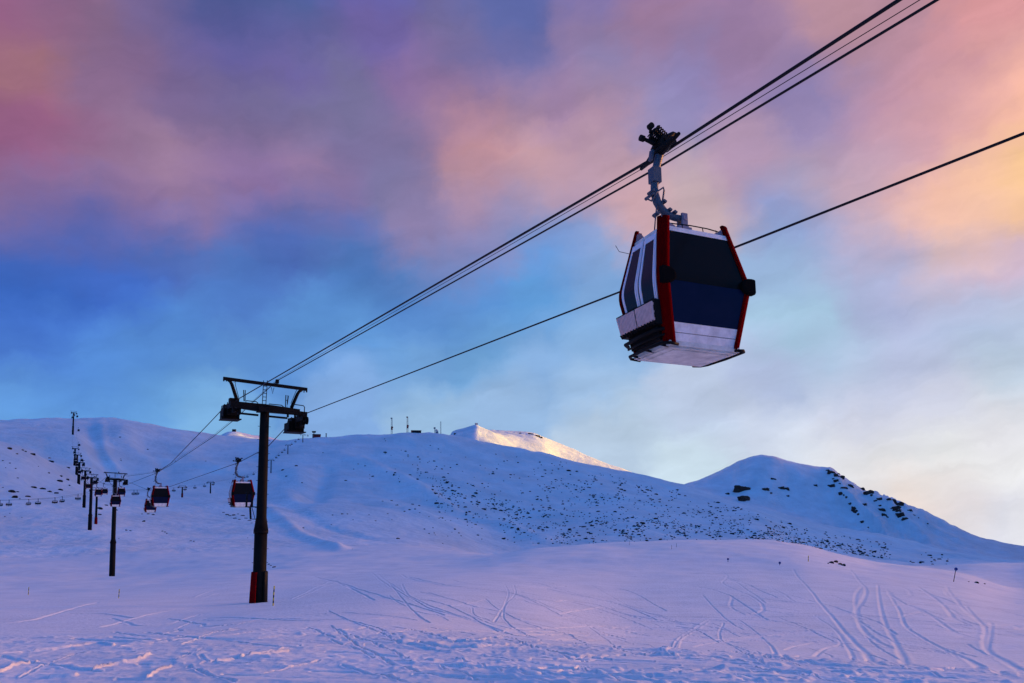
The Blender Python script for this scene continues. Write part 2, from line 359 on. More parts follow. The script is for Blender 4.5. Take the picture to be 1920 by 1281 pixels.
C_CREST = [(560,827),(600,824),(640,820),(700,815),(760,813),(800,814),(850,820),(900,829),(950,839),(1000,849),(1050,858),(1100,868),(1150,879),
 (1200,890),(1240,903),(1312,922),(1384,944),(1455,964),(1527,983),(1599,998),(1671,1009),(1743,1025),(1814,1039),(1920,1053),(2150,1062)]
RINGS = [
 (5,   [(-400,1560),(0,1470),(960,1445),(1920,1470),(2300,1560)]),
 (8,   [(-400,1330),(0,1325),(500,1285),(960,1272),(1500,1290),(1920,1322),(2300,1350)]),
 (12, [(-400,1240),(0,1238),(300,1222),(500,1215),(700,1218),(960,1228),(1200,1240),(1500,1256),(1920,1285),(2300,1300)]),
 (16, [(-400,1200),(0,1197),(250,1190),(500,1181),(700,1184),(960,1200),(1200,1217),(1500,1233),(1920,1262),(2300,1275)]),
 (22, [(-400,1190),(0,1188),(300,1182),(500,1168),(700,1164),(960,1190),(1200,1218),(1500,1236),(1920,1264),(2300,1276)]),
 (32, [(-400,1178),(0,1176),(300,1168),(500,1152),(700,1142),(960,1160),(1200,1196),(1500,1214),(1920,1236),(2300,1246)]),
 (57, [(-400,1142),(0,1140),(200,1137),(400,1134),(483,1130),(600,1120),(800,1106),(960,1112),(1200,1140),(1500,1145),(1700,1155),(1920,1178),(2300,1186)]),
 (107, [(-400,1116),(0,1114),(200,1106),(400,1094),(600,1082),(800,1070),(960,1066),(1100,1067),(1200,1070),(1400,1069),(1500,1071),(1600,1082),(1700,1094),(1800,1108),(1920,1131),(2300,1138)]),
 (165, [(-400,1096),(0,1094),(200,1088),(400,1076),(600,1061),(800,1049),(930,1041),(1000,1029),(1100,1020),(1200,1016),(1300,1012),(1400,1012),(1480,1019),(1550,1033),(1600,1045),(1650,1056),(1700,1062),(1760,1069),(1800,1076),(1920,1105),(2300,1112)]),
 (240, [(-400,1080),(0,1080),(205,1077),(400,1060),(600,1044),(800,1036),(880,1038),(930,1043),(1000,1046),(1100,1042),(1200,1038),(1400,1036),(1500,1046),(1600,1064),(1700,1076),(1800,1086),(1920,1106),(2300,1110)]),
 (310, [(-400,1055),(0,1056),(190,1048),(400,1040),(600,1030),(750,1027),(850,1035),(930,1050),(1000,1056),(1200,1052),(1400,1052),(1500,1056),(1600,1063),(1690,1061),(1740,1062),(1780,1060),(1830,1057),(1920,1057),(2300,1056)]),
 (412, [(-400,1005),(0,1008),(100,1005),(170,1001),(250,1004),(400,1010),(600,1010),(750,1016),(850,1030),(930,1050),(1000,1052),(1200,1046),(1400,1048),(1500,1060),(1600,1068),(1700,1074),(1800,1070),(1920,1074),(2300,1074)]),
 (520, [(-400,925),(0,932),(100,933),(160,937),(250,955),(400,972),(600,978),(750,990),(850,1010),(930,1030),(1000,1036),(1200,1030),(1400,1030),(1500,1048),(1600,1058),(1700,1064),(1920,1070),(2300,1070)]),
 (610, [(-400,865),(0,888),(100,905),(160,919),(250,940),(400,955),(600,958),(750,968),(850,987),(930,1008),(1000,1014),(1200,1009),(1400,1010),(1500,1033),(1600,1047),(1700,1056),(1920,1066),(2300,1068)]),
 (715, [(-400,745),(-200,775),(0,828),(50,843),(93,865),(146,898),(200,922),(260,932),(400,936),(600,932),(750,944),(850,960),(930,982),(1000,990),(1200,986),(1400,988),(1500,1014),(1600,1032),(1700,1045),(1920,1062),(2300,1066)]),
 (890, [(-400,760),(0,836),(50,848),(93,862),(140,868),(200,888),(260,898),(400,900),(600,892),(750,900),(850,915),(930,932),(1000,940),(1200,946),(1400,964),(1500,992),(1600,1014),(1700,1031),(1920,1058),(2300,1064)]),
 (1033,[(-400,775),(0,806),(93,810),(137,812),(200,832),(260,852),(400,868),(600,858),(750,858),(850,868),(930,884),(1000,894),(1200,918),(1400,953),(1500,980),(1600,1004),(1700,1022),(1920,1055),(2300,1063)]),
 (1190,[(-400,785),(0,798),(137,801),(200,806),(260,816),(300,827),(400,838),(500,833)] + C_CREST),
 (1370,[(-400,785),(0,789),(150,789),(200,788),(260,790),(300,795),(350,804),(400,812),(440,818),(480,822),(520,824.5),(560,826)] + [(x, y + 7) for x, y in C_CREST[1:]]),
 (1800,[(-400,815),(0,815),(260,815),(400,840),(560,850),(800,845),(1000,868),(1200,905),(1400,960),(1600,1010),(1920,1062),(2300,1066)]),
 (2250,[(-400,830),(300,840),(400,824),(440,818),(500,829),(600,842),(700,838),(800,832),(850,835),(900,843),(1000,862),(1100,882),(1200,905),(1287,920),(1400,948),(1500,975),(1600,999),(1700,1019),(1800,1037),(1920,1053),(2300,1064)]),
 (2600,[(-400,840),(300,850),(385,832),(400,822),(412,817),(430,808),(440,808),(460,813),(485,818),(530,828),(580,845),(700,850),(800,838),(835,828),(844,818),(849,811),(873,805),
   (892,801),(905,807),(930,817),(960,831),(1000,846),(1020,853),(1050,872),(1120,900),(1200,925),(1287,910),(1330,895),(1366,874),(1391,861),(1420,855),(1445,857),(1473,865),(1520,872),
   (1556,881),(1578,894),(1599,908),(1635,924),(1671,934),(1700,950),(1721,956),(1761,976),(1814,1000),(1868,1017),(1920,1028),(2050,1045),(2300,1050)]),
 (3200,[(-400,860),(400,850),(700,850),(820,830),(870,816),(900,809),(940,807),(1000,812),(1012,816),(1060,837),(1120,861),(1190,889),(1240,912),(1320,925),(1400,900),(1500,905),(1600,945),(1700,975),(1920,1045),(2300,1050)]),
 (4200,[(-400,930),(1400,940),(1700,1010),(1850,1055),(1920,1062),(2300,1068)]),
 (5500,[(-400,985),(1400,975),(1700,1030),(1850,1064),(2300,1070)]),
]
r_near = np.concatenate([np.exp(np.linspace(math.log(5.0), math.log(7.2), 40))[:-1], np.exp(np.linspace(math.log(7.2), math.log(26.0), 620))[:-1], np.exp(np.linspace(math.log(26.0), math.log(175.0), 480))])
r_far = np.exp(np.linspace(math.log(175.0), math.log(5500.0), 392))[1:]
RG = np.concatenate([np.linspace(0.4, 4.97, 26), r_near, r_far])
az_f = np.linspace(R(-36.5), R(36.5), 1240)
azl = np.linspace(R(-180), R(-36.5), 150)[:-1]; azr = np.linspace(R(36.5), R(180), 150)[1:]
AZ = np.concatenate([azl, az_f, azr])
nA, nR = len(AZ), len(RG)
rk = np.array([k for k, _ in RINGS], float)
E = np.zeros((nA, len(RINGS)))
AZLIM = R(46)
for k, (rr, pts) in enumerate(RINGS):
    a, e = px_ae([p[0] for p in pts], [p[1] for p in pts])
    E[:, k] = pchip(a, e, AZ)
    out = np.clip((np.abs(AZ) - R(38)) / R(24), 0, 1); out = out*out*(3 - 2*out)
    e0 = max(-1.75 / rr, -0.035) if rr < 400 else -0.02
    if rr > 1000: e0 = 0.0
    E[:, k] = E[:, k] * (1 - out) + e0 * out
# unseen range added at right: keeps sun off the valley, glow off the hills
def ramp01(v): v = np.clip(v, 0, 1); return v*v*(3 - 2*v)
BLOCK_H = ramp01((AZ - R(34.8)) / R(6)) * (1 - ramp01((AZ - R(57.9)) / R(3.8)))
BLOCK_L = ramp01((AZ - R(35.5)) / R(9)) * (1 - ramp01((AZ - R(100)) / R(30)))
for k, rr in enumerate(rk):
    if 1500 < rr < 4500: E[:, k] += BLOCK_H * {1800: .14, 2250: .26, 2600: .32, 3200: .28, 4200: .15}[int(rr)] + BLOCK_L * .07
T = pchip(np.log(np.concatenate([[1.0], rk])), np.concatenate([np.full((nA, 1), -1.7), E], 1), np.log(RG.clip(1.0)))
T[:, RG < 5] = E[:, :1]
Z = T * RG[None, :]
nearmask = RG < 5
Z[:, nearmask] = Z[:, [int(nearmask.sum())]]

XX = np.sin(AZ)[:, None] * RG[None, :]; YY = np.cos(AZ)[:, None] * RG[None, :]
def interp_table(tab, az, r):
    ia = np.interp(az, AZ, np.arange(nA)); ir = np.interp(r, RG, np.arange(nR))
    a0 = np.clip(np.floor(ia).astype(int), 0, nA-2); r0 = np.clip(np.floor(ir).astype(int), 0, nR-2); fa, fr = ia - a0, ir - r0
    return (tab[a0, r0]*(1-fa)*(1-fr) + tab[a0+1, r0]*fa*(1-fr) + tab[a0, r0+1]*(1-fa)*fr + tab[a0+1, r0+1]*fa*fr)
def ground_at(x, y, rmin=5.0, rmax=1e9):          # where the line of sight through a photo pixel first meets the snow
    a, e = px_ae(x, y); a, e = float(a), float(e)
    prof = interp_table(Z, np.full(nR, a), RG) / RG
    ok = np.nonzero((prof >= e) & (RG >= rmin) & (RG <= rmax))[0]
    if len(ok) == 0:
        sel = np.nonzero((RG >= rmin) & (RG <= rmax))[0]; i = sel[np.argmax(prof[sel])]
    else: i = ok[0]
    r = RG[i]
    if i > 0 and prof[i] > e > prof[i-1]: r = RG[i-1] + (RG[i]-RG[i-1]) * (e - prof[i-1]) / (prof[i] - prof[i-1])
    z = float(interp_table(Z, np.array([a]), np.array([r]))[0])
    return Vector((math.sin(a)*r, math.cos(a)*r, z))
def height(x, y):
    return float(interp_table(Z, np.array([math.atan2(x, y)]), np.array([math.hypot(x, y)]))[0])

def spur(pts, wpx, amp):                         # a ridge (or, with a negative height, a gully) running down a slope
    P = [ground_at(x, y) for x, y in pts]
    rs = np.array([math.hypot(p.x, p.y) for p in P]); as_ = np.array([math.atan2(p.x, p.y) for p in P])
    o = np.argsort(rs); rs, as_ = rs[o], as_[o]
    ac = np.interp(RG, rs, as_)
    fade = np.clip((RG - rs[0]*.94) / (rs[0]*.10), 0, 1) * np.clip((rs[-1]*1.06 - RG) / (rs[-1]*.10), 0, 1)
    w = wpx / F
    d = (AZ[:, None] - ac[None, :]) / w
    return amp * np.exp(-d*d) * fade[None, :]
dz = np.zeros_like(Z)
for pts, w, a in [
  ([(640,858),(720,885),(790,925),(870,965),(950,1000),(1010,1018)], 26, 9.0),
  ([(700,860),(800,905),(880,960)], 24, -6.0),
  ([(612,880),(596,915),(588,945)], 15, -8.0), ([(560,880),(540,915),(545,950)], 18, 5.0),
  ([(172,800),(176,840),(200,880)], 14, -7.0), ([(186,800),(196,850),(225,885)], 7, 4.5),
  ([(235,800),(240,835),(290,870)], 22, 5.0), ([(262,815),(275,850),(320,885)], 14, -5.0), ([(340,830),(360,860),(420,890)], 22, 5.0),
  ([(480,850),(500,880),(560,915)], 18, -4.0), ([(690,930),(760,965),(840,995)], 22, 4.0), ([(520,950),(600,985),(700,1010)], 16, -2.5), ([(500,960),(560,1000),(640,1030)], 12, 2.5),
  ([(1556,884),(1590,930),(1630,975),(1665,1004)], 9, 22.0), ([(1530,890),(1560,940),(1590,985)], 16, -16.0), ([(1440,870),(1430,915),(1420,940)], 22, 9.0),
  ([(1640,930),(1690,970),(1740,1010)], 7, 12.0), ([(1700,958),(1760,995),(1830,1025)], 7, 12.0), ([(1615,925),(1660,965),(1700,1000)], 8, -12.0), ([(1370,880),(1350,915)], 18, -8.0),
  ([(1100,895),(1160,960),(1200,1000)], 40, 4.0), ([(1300,935),(1340,985)], 35, -4.0), ([(900,860),(960,920)], 40, 4.0)]:
    dz += spur(pts, w * 1.25, a * (.8 if pts[0][0] < 1000 else .9))
Z += dz

def _hash(ix, iy, seed):
    h = (ix.astype(np.int64) * 374761393 + iy.astype(np.int64) * 668265263 + seed * 1442695041) & 0xFFFFFFFF
    h = ((h ^ (h >> 13)) * 1274126177) & 0xFFFFFFFF
    return (h ^ (h >> 16)) & 0xFFFFFFFF
def perlin(x, y, seed=0):
    x0, y0 = np.floor(x), np.floor(y); fx, fy = x - x0, y - y0
    ux, uy = fx*fx*fx*(fx*(fx*6-15)+10), fy*fy*fy*(fy*(fy*6-15)+10)
    def g(ix, iy, dx, dy):
        a = _hash(ix, iy, seed) * (2*math.pi / 4294967296.0)
        return np.cos(a)*dx + np.sin(a)*dy
    n00 = g(x0, y0, fx, fy); n10 = g(x0+1, y0, fx-1, fy); n01 = g(x0, y0+1, fx, fy-1); n11 = g(x0+1, y0+1, fx-1, fy-1)
    return ((n00*(1-ux) + n10*ux)*(1-uy) + (n01*(1-ux) + n11*ux)*uy) * 1.5
def fbm(x, y, oct=4, seed=0, gain=.5, ridged=False):
    s = 0; a = 1.0
    for o in range(oct):
        n = perlin(x * 2**o + 17.3*o, y * 2**o - 9.1*o, seed + o)
        s = s + a * ((0.5 - np.abs(n)) * 1.4 if ridged else n); a *= gain
    return s
def smooth01(v): v = np.clip(v, 0, 1); return v*v*(3 - 2*v)
RR = RG[None, :]
# broad relief, growing with distance
sl = np.where(RG > 40)[0]
Xs, Ys, Rs = XX[:, sl], YY[:, sl], RR[:, sl]
Z[:, sl] += smooth01((Rs - 40) / 120) * fbm(Xs / 28, Ys / 28, 4, 3) * 0.55
sl = np.where(RG > 330)[0]; Xs, Ys, Rs = XX[:, sl], YY[:, sl], RR[:, sl]
Z[:, sl] += smooth01((Rs - 330) / 300) * (fbm(Xs / 170, Ys / 170, 4, 11) * 6.0 + fbm(Xs / 22, Ys / 22, 3, 15) * 0.7)
sl = np.where(RG > 1900)[0]; Xs, Ys, Rs = XX[:, sl], YY[:, sl], RR[:, sl]
xp = 960 + F * np.tan(np.clip(AZ, -1.2, 1.2)); craggy = np.exp(-((xp - 1660) / 110) ** 2)[:, None]
Z[:, sl] += smooth01((Rs - 1900) / 300) * (fbm(Xs / 260, Ys / 260, 4, 21) * 5.0 + craggy * (fbm(Xs / 90, Ys / 90, 5, 25, .55, True) - .6) * 16.0)
ZB = Z.copy()
# near snow: trodden and cut up in front, wind-smoothed and groomed beyond
sl = np.where(RG < 180)[0]; Xs, Ys, Rs = XX[:, sl], YY[:, sl], RR[:, sl]
azd = np.degrees(AZ)[:, None] + 0*Rs
front = 1 - smooth01((Rs - 14) / 8)
patch = smooth01((fbm(Xs / 6, Ys / 4, 3, 31) + .35) / .7)
ca, sa = math.cos(R(-12)), math.sin(R(-12))
U1, V1 = Xs*ca + Ys*sa, -Xs*sa + Ys*ca
d1 = front * patch * (fbm(Xs / .9, Ys / .9, 4, 41, .6) * .045 + np.maximum(fbm(Xs / .35, Ys / .35, 3, 45, .6) - .15, 0) * .06)
d1 += front * (fbm(U1 / 5, V1 / .55, 4, 51, .6) * .05 + fbm(U1 / 9, V1 / 1.6, 3, 55) * .06)
mid = smooth01((Rs - 12) / 10) * (1 - smooth01((Rs - 110) / 60))
d1 += mid * (fbm(U1 / 14, V1 / .9, 4, 61, .6) * .030 + fbm(Xs / 7, Ys / 7, 3, 65) * .10)
d1 += mid * smooth01((azd + 2) / 10) * fbm((Xs*.94 + Ys*.34) / 9, (Ys*.94 - Xs*.34) / .8, 4, 71, .6) * .05
Z[:, sl] += d1 * (.36 + .30 * front * smooth01((azd + 14) / 12))

def cut(pts, half, depth, berm, seed=0):          # one ski or sledge track pressed into the snow
    P = [ground_at(x, y) for x, y in pts]
    q = np.array([[p.x, p.y] for p in P])
    L = np.concatenate([[0], np.cumsum(np.hypot(*np.diff(q, axis=0).T))])
    rm = float(np.hypot(q[:, 0], q[:, 1]).mean()); half *= .25 * min(1.2, max(.40, rm / 55)); hr = max(half, .0058 * rm)       # the mesh is finer across than along the line of sight
    n = min(1400, max(8, int(L[-1] / (half * .7)))); t = np.linspace(0, L[-1], n)
    q = np.stack([pchip(L, q[:, 0], t), pchip(L, q[:, 1], t)], 1) if len(P) > 2 else np.stack([np.interp(t, L, q[:, 0]), np.interp(t, L, q[:, 1])], 1)
    rq = np.hypot(q[:, 0], q[:, 1]); aq = np.arctan2(q[:, 0], q[:, 1])
    i0, i1 = np.searchsorted(RG, [rq.min() - hr*3.2, rq.max() + hr*3.2]); mw = half * 3.2 / rq.min()
    j0, j1 = np.searchsorted(AZ, [aq.min() - mw, aq.max() + mw])
    if i1 <= i0 or j1 <= j0: return
    A = np.repeat(AZ[j0:j1], i1 - i0) * np.tile(RG[i0:i1], j1 - j0) / half; B = np.tile(RG[i0:i1], j1 - j0) / hr
    qa, qb = aq * rq / half, rq / hr
    best = np.full(len(A), 1e9)
    for a in range(0, n, 10):
        ba, bb = qa[a:a+11], qb[a:a+11]
        lo, hi = np.searchsorted(RG[i0:i1], [(bb.min() - 3.2)*hr, (bb.max() + 3.2)*hr])
        if hi <= lo: continue
        idx = (np.arange(j1 - j0)[:, None] * (i1 - i0) + np.arange(lo, hi)[None, :]).ravel()
        sel = idx[(A[idx] > ba.min() - 3.2) & (A[idx] < ba.max() + 3.2)]
        if len(sel) == 0: continue
        dd = np.full(len(sel), 1e9)
        for c, e in zip(ba, bb): dd = np.minimum(dd, (A[sel] - c)**2 + (B[sel] - e)**2)
        best[sel] = np.minimum(best[sel], dd)
    d = np.sqrt(best); depth *= .25 if depth > 0 else .5; berm *= .2
    g = (depth * np.exp(-(d / .7)**4)).reshape(j1-j0, i1-i0)
    if depth > 0: TRK[j0:j1, i0:i1] = np.maximum(TRK[j0:j1, i0:i1], g)
    else: RDG[j0:j1, i0:i1] = np.maximum(RDG[j0:j1, i0:i1], -g)
    if berm > 0: RDG[j0:j1, i0:i1] = np.maximum(RDG[j0:j1, i0:i1], (berm * np.exp(-((d - 1.5) / .5)**2)).reshape(j1-j0, i1-i0))
TRK, RDG = np.zeros_like(Z), np.zeros_like(Z)
def c7(*p): return [(1240 + x*.359, 820 + y*.359) for x, y in p]
def c8(*p): return [(640 + x/3, 1000 + y/3) for x, y in p]
def cl(*p): return [(x/3, 980 + y/3) for x, y in p]
TRACKS = [
 (c7((690,690),(760,780),(850,890),(950,1010),(1060,1120),(1130,1185)), .28, .13, .05),
 (c7((985,690),(1040,760),(1070,800),(1055,850),(1020,900),(1030,960),(1090,1040),(1200,1100)), .26, .12, .05),
 (c7((1050,780),(1018,820),(1012,870),(1025,915)), .22, .10, .04),
 (c7((290,690),(335,715),(330,770),(420,810),(500,850),(528,880),(500,920),(440,930),(380,900),(370,830)), .24, .10, .04),
 (c7((325,970),(303,1030),(350,1080),(430,1110),(560,1140),(650,1150)), .26, .11, .05),
 (c7((400,950),(470,1000),(560,1080),(640,1140),(665,1160)), .30, .12, .05),
 (c7((1130,770),(1140,860),(1170,980),(1230,1090),(1325,1195)), .24, .11, .05),
 (c7((1180,800),(1240,900),(1300,1010),(1440,1090),(1600,1160),(1790,1245)), .26, .12, .05),
 (c7((1590,880),(1650,950),(1690,990),(1690,1080),(1715,1125),(1800,1170),(1890,1220)), .34, .14, .06),
 (c7((1725,970),(1715,1040),(1700,1100)), .24, .12, .04),
 (c7((1000,930),(1060,980),(1160,1040),(1300,1090),(1420,1110),(1560,1150)), .3, .12, .05),
 (c7((870,1035),(920,1055),(935,1080),(860,1105),(700,1150)), .24, .10, .04),
 (c7((580,790),(640,820),(700,860),(820,890),(1000,920),(1200,960)), .24, .08, .04),
 (c7((1180,800),(1260,850),(1340,870),(1480,890),(1600,940),(1780,970),(1890,1010)), .26, .10, .05),
 (c7((1480,800),(1580,860),(1700,900),(1860,930)), .3, .10, .05), (c7((1400,740),(1500,790),(1640,810),(1860,880)), .3, .09, .05),
 (c7((800,930),(900,1000),(960,1080),(1050,1170)), .2, .08, .03), (c7((1250,780),(1290,800),(1270,830),(1200,820)), .2, .08, .04),
 (c7((0,1110),(100,1040),(240,950)), .18, -.05, .0), (c7((20,1115),(120,1045),(250,962)), .18, -.05, .0),
 (c8((175,225),(270,300),(400,370),(520,430),(700,480),(850,530),(1000,580)), .24, .12, .05),
 (c8((200,225),(300,300),(430,375),(560,432),(740,490),(900,545)), .16, .08, .03),
 (c8((340,285),(370,340),(430,390)), .18, .08, .03),
 (c8((810,370),(870,420),(960,470),(1100,525),(1300,580),(1560,640)), .24, .12, .05),
 (c8((920,290),(940,340),(915,420),(910,470),(940,510),(1020,560),(1100,590)), .24, .11, .05),
 (c8((970,290),(980,330),(930,390),(890,450),(860,500)), .22, .10, .05),
 (c8((735,420),(750,460),(830,490)), .22, .10, .04), (c8((520,420),(680,400),(820,370)), .18, -.06, .0),
 (c8((335,230),(400,260),(520,285),(640,300)), .2, .09, .03), (c8((270,350),(320,390),(360,410)), .2, .09, .04), (c8((0,290),(50,310),(100,335)), .2, .09, .04),
 (c8((530,455),(600,490)), .18, .08, .03), (c8((440,330),(540,350)), .18, .08, .03),
 (c8((1810,650),(1920,575)), .16, -.05, .0), (c8((0,445),(200,460),(420,490)), .22, .08, .03),
 (cl((1090,420),(1250,370),(1420,345)), .2, -.06, .0), (cl((1130,425),(1280,385),(1420,362)), .2, -.05, .0), (cl((1640,430),(1760,370),(1900,310)), .2, -.06, .0), (cl((1660,432),(1780,378),(1915,322)), .18, -.05, .0),
 (cl((0,840),(100,800),(210,785)), .09, -.07, .0), (cl((200,720),(380,700),(560,680),(640,690)), .10, -.07, .0), (cl((520,830),(640,800),(780,770),(840,740)), .10, -.08, .0),
 (cl((830,870),(880,840),(960,810)), .09, -.07, .0), (cl((1200,780),(1400,740),(1620,725)), .09, -.07, .0), (cl((280,870),(430,860)), .08, -.06, .0), (cl((120,870),(240,800),(420,740)), .12, .10, .03),
 (cl((0,750),(200,790),(420,820),(560,840)), .14, .10, .03), (cl((1060,810),(1180,860),(1320,895)), .14, .10, .04), (cl((1120,740),(1200,780),(1400,790)), .12, .09, .03), (cl((650,880),(800,890)), .1, .08, .02),
 (c8((0,740),(120,780),(320,820)), .12, .10, .04), (c8((560,740),(700,790),(850,838)), .12, .10, .04), (c8((1370,760),(1440,790),(1560,830)), .13, .10, .04), (c8((640,700),(800,740),(900,775)), .12, .08, .04),
 (c8((1000,760),(1200,790),(1500,815),(1900,830)), .12, .07, .03), (c8((800,690),(1100,730),(1500,760),(1900,775)), .14, .07, .03), (c8((0,600),(300,620),(700,670),(1100,700),(1900,740)), .16, .07, .03),
]
rt = random.Random(3)
for i in range(140):
    if i < 90: x, y, dx, dy = rt.uniform(560, 1880), rt.uniform(1075, 1215), rt.uniform(60, 330), rt.uniform(-4, 75)
    elif i < 122: x, y, dx, dy = rt.uniform(560, 1500), rt.uniform(1150, 1265), rt.uniform(200, 600), rt.uniform(-10, 45)
    else: x, y, dx, dy = rt.uniform(-20, 420), rt.uniform(1140, 1265), rt.uniform(120, 360), rt.uniform(-40, 10)
    cv = rt.uniform(-12, 12)
    TRACKS.append(([(x + dx*t, y + dy*t + cv*math.sin(math.pi*t) + 3*math.sin(5*t + i)) for t in (0, .2, .4, .6, .8, 1)], rt.uniform(.10, .26), rt.uniform(.10, .20), .03))
for i, (p, hw, dp, bm_) in enumerate(TRACKS): cut(p, hw, dp, bm_, i)
Z += RDG * (1 - np.clip(TRK / .03, 0, 1)) - TRK

def sheet(name, i0, i1, material):                # rings i0..i1 of the surface as one mesh
    w = i1 - i0 + 1
    closed = i0 == 0
    co = np.stack([XX[:, i0:i1+1], YY[:, i0:i1+1], Z[:, i0:i1+1]], -1)
    co = co[:-1]                                  # the last azimuth repeats the first
    na = co.shape[0]
    V = co.reshape(-1, 3)
    a = np.arange(na); b = (a + 1) % na
    i = np.arange(w - 1)
    q = np.stack([a[:, None]*w + i, b[:, None]*w + i, b[:, None]*w + i + 1, a[:, None]*w + i + 1], -1).reshape(-1, 4)[:, ::-1]
    nq = len(q)
    if closed:
        V = np.concatenate([V, [[0, 0, Z[0, 0]]]]); c = len(V) - 1
        tri = np.stack([b*w, a*w, np.full(na, c)], -1)[:, ::-1][:, ::-1]
    me = bpy.data.meshes.new(name)
    me.vertices.add(len(V)); me.vertices.foreach_set('co', V.astype(np.float32).ravel())
    loops = q.ravel(); starts = np.arange(nq) * 4; tot = np.full(nq, 4)
    if closed:
        starts = np.concatenate([starts, len(loops) + np.arange(na)*3]); tot = np.concatenate([tot, np.full(na, 3)]); loops = np.concatenate([loops, tri.ravel()])
    me.loops.add(len(loops)); me.loops.foreach_set('vertex_index', loops.astype(np.int32))
    me.polygons.add(len(starts)); me.polygons.foreach_set('loop_start', starts.astype(np.int32))
    try: me.polygons.foreach_set('loop_total', tot.astype(np.int32))
    except Exception: pass
    me.polygons.foreach_set('use_smooth', np.ones(len(starts), bool))
    me.update(calc_edges=True); me.validate()
    me.materials.append(material)
    o = bpy.data.objects.new(name, me); col.objects.link(o)
    o['kind'] = 'structure'
    return o
i1 = int(np.searchsorted(RG, 330)); i2 = int(np.searchsorted(RG, 1850))
tag(sheet('snow_field', 0, i1, M['snow']), 'trodden lavender snow field cut by ski tracks in front of the hills', 'snow')
tag(sheet('hill', i1, i2, M['snow_far']), 'long blue snow hill dotted with dark scrub behind the snow field', 'hill')
tag(sheet('mountain', i2, nR - 1, M['snow_far']), 'far snowy mountains with sunlit golden ridges behind the blue hill', 'mountain')

# ------------------------------------------------------------------ the gondola line: direction and ropes
AL = math.atan2(846.0, 1500.0)                   # the line runs away to the left of the view
def onrope(K, D, y): return at(114.0 + K / D, y, D)
KA_ROPE, KB_ROPE, KC_ROPE = 17400.0, 24750.0, 22275.0
TOWER_D = [54.5, 207, 378, 455, 594, 683, 770, 903]
def rope_points(K, pts, sag_from=200.0):
    P = [onrope(K, D, y) for D, y in pts]
    out = [P[0]]
    for i in range(1, len(P)):
        a, b = P[i-1], P[i]
        n = 6 if b.y < sag_from or a.y < sag_from else 10
        s = 0.0 if a.y < sag_from - 1 or a.y > 900 else 0.013 * (b - a).length
        for k in range(1, n + 1):
            t = k / n; p = a.lerp(b, t); p.z -= 4 * s * t * (1 - t); out.append(p)
    d = (P[1] - P[0]).normalized()
    return [P[0] - d * 45.0] + out
A_PTS = rope_points(KA_ROPE, [(11.08, 1), (15.4, 286), (52.2, 748), (53.6, 756), (56.5, 764), (58.2, 772), (63, 796), (84.5, 869), (97, 887), (138, 908), (157, 913), (174, 914.5), (203, 898), (208, 896), (376, 893.5), (381, 893.5), (455, 881), (594, 865), (683, 851.5), (770, 840), (903, 773), (1120, 781)])
B_PTS = rope_points(KB_ROPE, [(13.7, 250), (19.25, 455.5), (53.4, 774), (55.5, 783), (57.8, 795), (64.1, 840), (74.5, 868), (120, 912), (149, 920), (206, 901), (212, 900), (378, 894), (384, 894), (458, 881), (598, 866), (687, 852.5), (774, 841), (907, 774), (1120, 782)])
C_PTS = rope_points(KC_ROPE, [(13.56, 0), (19.7, 308), (54.8, 713.5), (61.4, 752), (67.9, 785), (77.9, 819), (108, 872), (122, 885), (177, 893), (208, 888)])
D_PTS = rope_points(KC_ROPE, [(13.83, 0), (19.8, 296.5), (54.8, 711), (61.4, 749.5), (67.9, 782), (77.9, 816), (108, 869), (122, 883), (177, 891), (208, 886)])
def rope_z(P, D):
    ys = [p.y for p in P]; return float(np.interp(D, ys, [p.z for p in P]))
for pts, r, nm, lb in [(A_PTS, .030, 'haul_rope', 'thick black haul rope the near cabin hangs from, running down to the near tower'),
                       (B_PTS, .030, 'haul_rope', 'single black haul rope passing behind the near cabin, low on the right side'),
                       (C_PTS, .028, 'signal_cable', 'thick black cable just under the haul rope, clamped on the near tower top bar'),
                       (D_PTS, .009, 'signal_cable', 'hair-thin cable running between the haul rope and the cable below it')]:
    b = MB(); b.tube(pts, r, 8); tag(b.build(nm, M['rope']), lb, 'cable', 'ropes and cables of the gondola line')

# ------------------------------------------------------------------ gondola cabin (x across the line, y along it, z up, origin at the widest level)
def prof(z):
    zs = [-1.5, -1.17, 0.0, 1.23, 1.5]
    w = [.774, .835, 1.05, .793, .737]; l = [.530, .582, .762, .496, .438]
    f = lambda t: np.mean([np.interp(z + d, zs, t) for d in (-.13, -.065, 0, .065, .13)])
    return float(f(w)), float(f(l))
def steps(z0, z1, n): return [z0 + (z1 - z0) * i / n for i in range(n + 1)]
PW, PL = .165, .125                               # pillar width on the end and on the door side
def end_slab(b, e, u0, u1, z0, z1, off, th, n=10):
    ro, ri = [], []
    for z in steps(z0, z1, n):
        w, l = prof(z); w -= PW * .9
        xs = [u0 * w, u1 * w]
        ro.append([Vector((x, e * (l + off), z)) for x in xs]); ri.append([Vector((x, e * (l + off - th), z)) for x in xs])
    b.slab(ro, ri, smooth=False)
def side_slab(b, s, v0, v1, z0, z1, off, th, n=12):
    ro, ri = [], []
    for z in steps(z0, z1, n):
        w, l = prof(z); l -= PL * .9
        ys = [v0 * l, v1 * l]
        ro.append([Vector((s * (w + off), y, z)) for y in ys]); ri.append([Vector((s * (w + off - th), y, z)) for y in ys])
    b.slab(ro, ri)
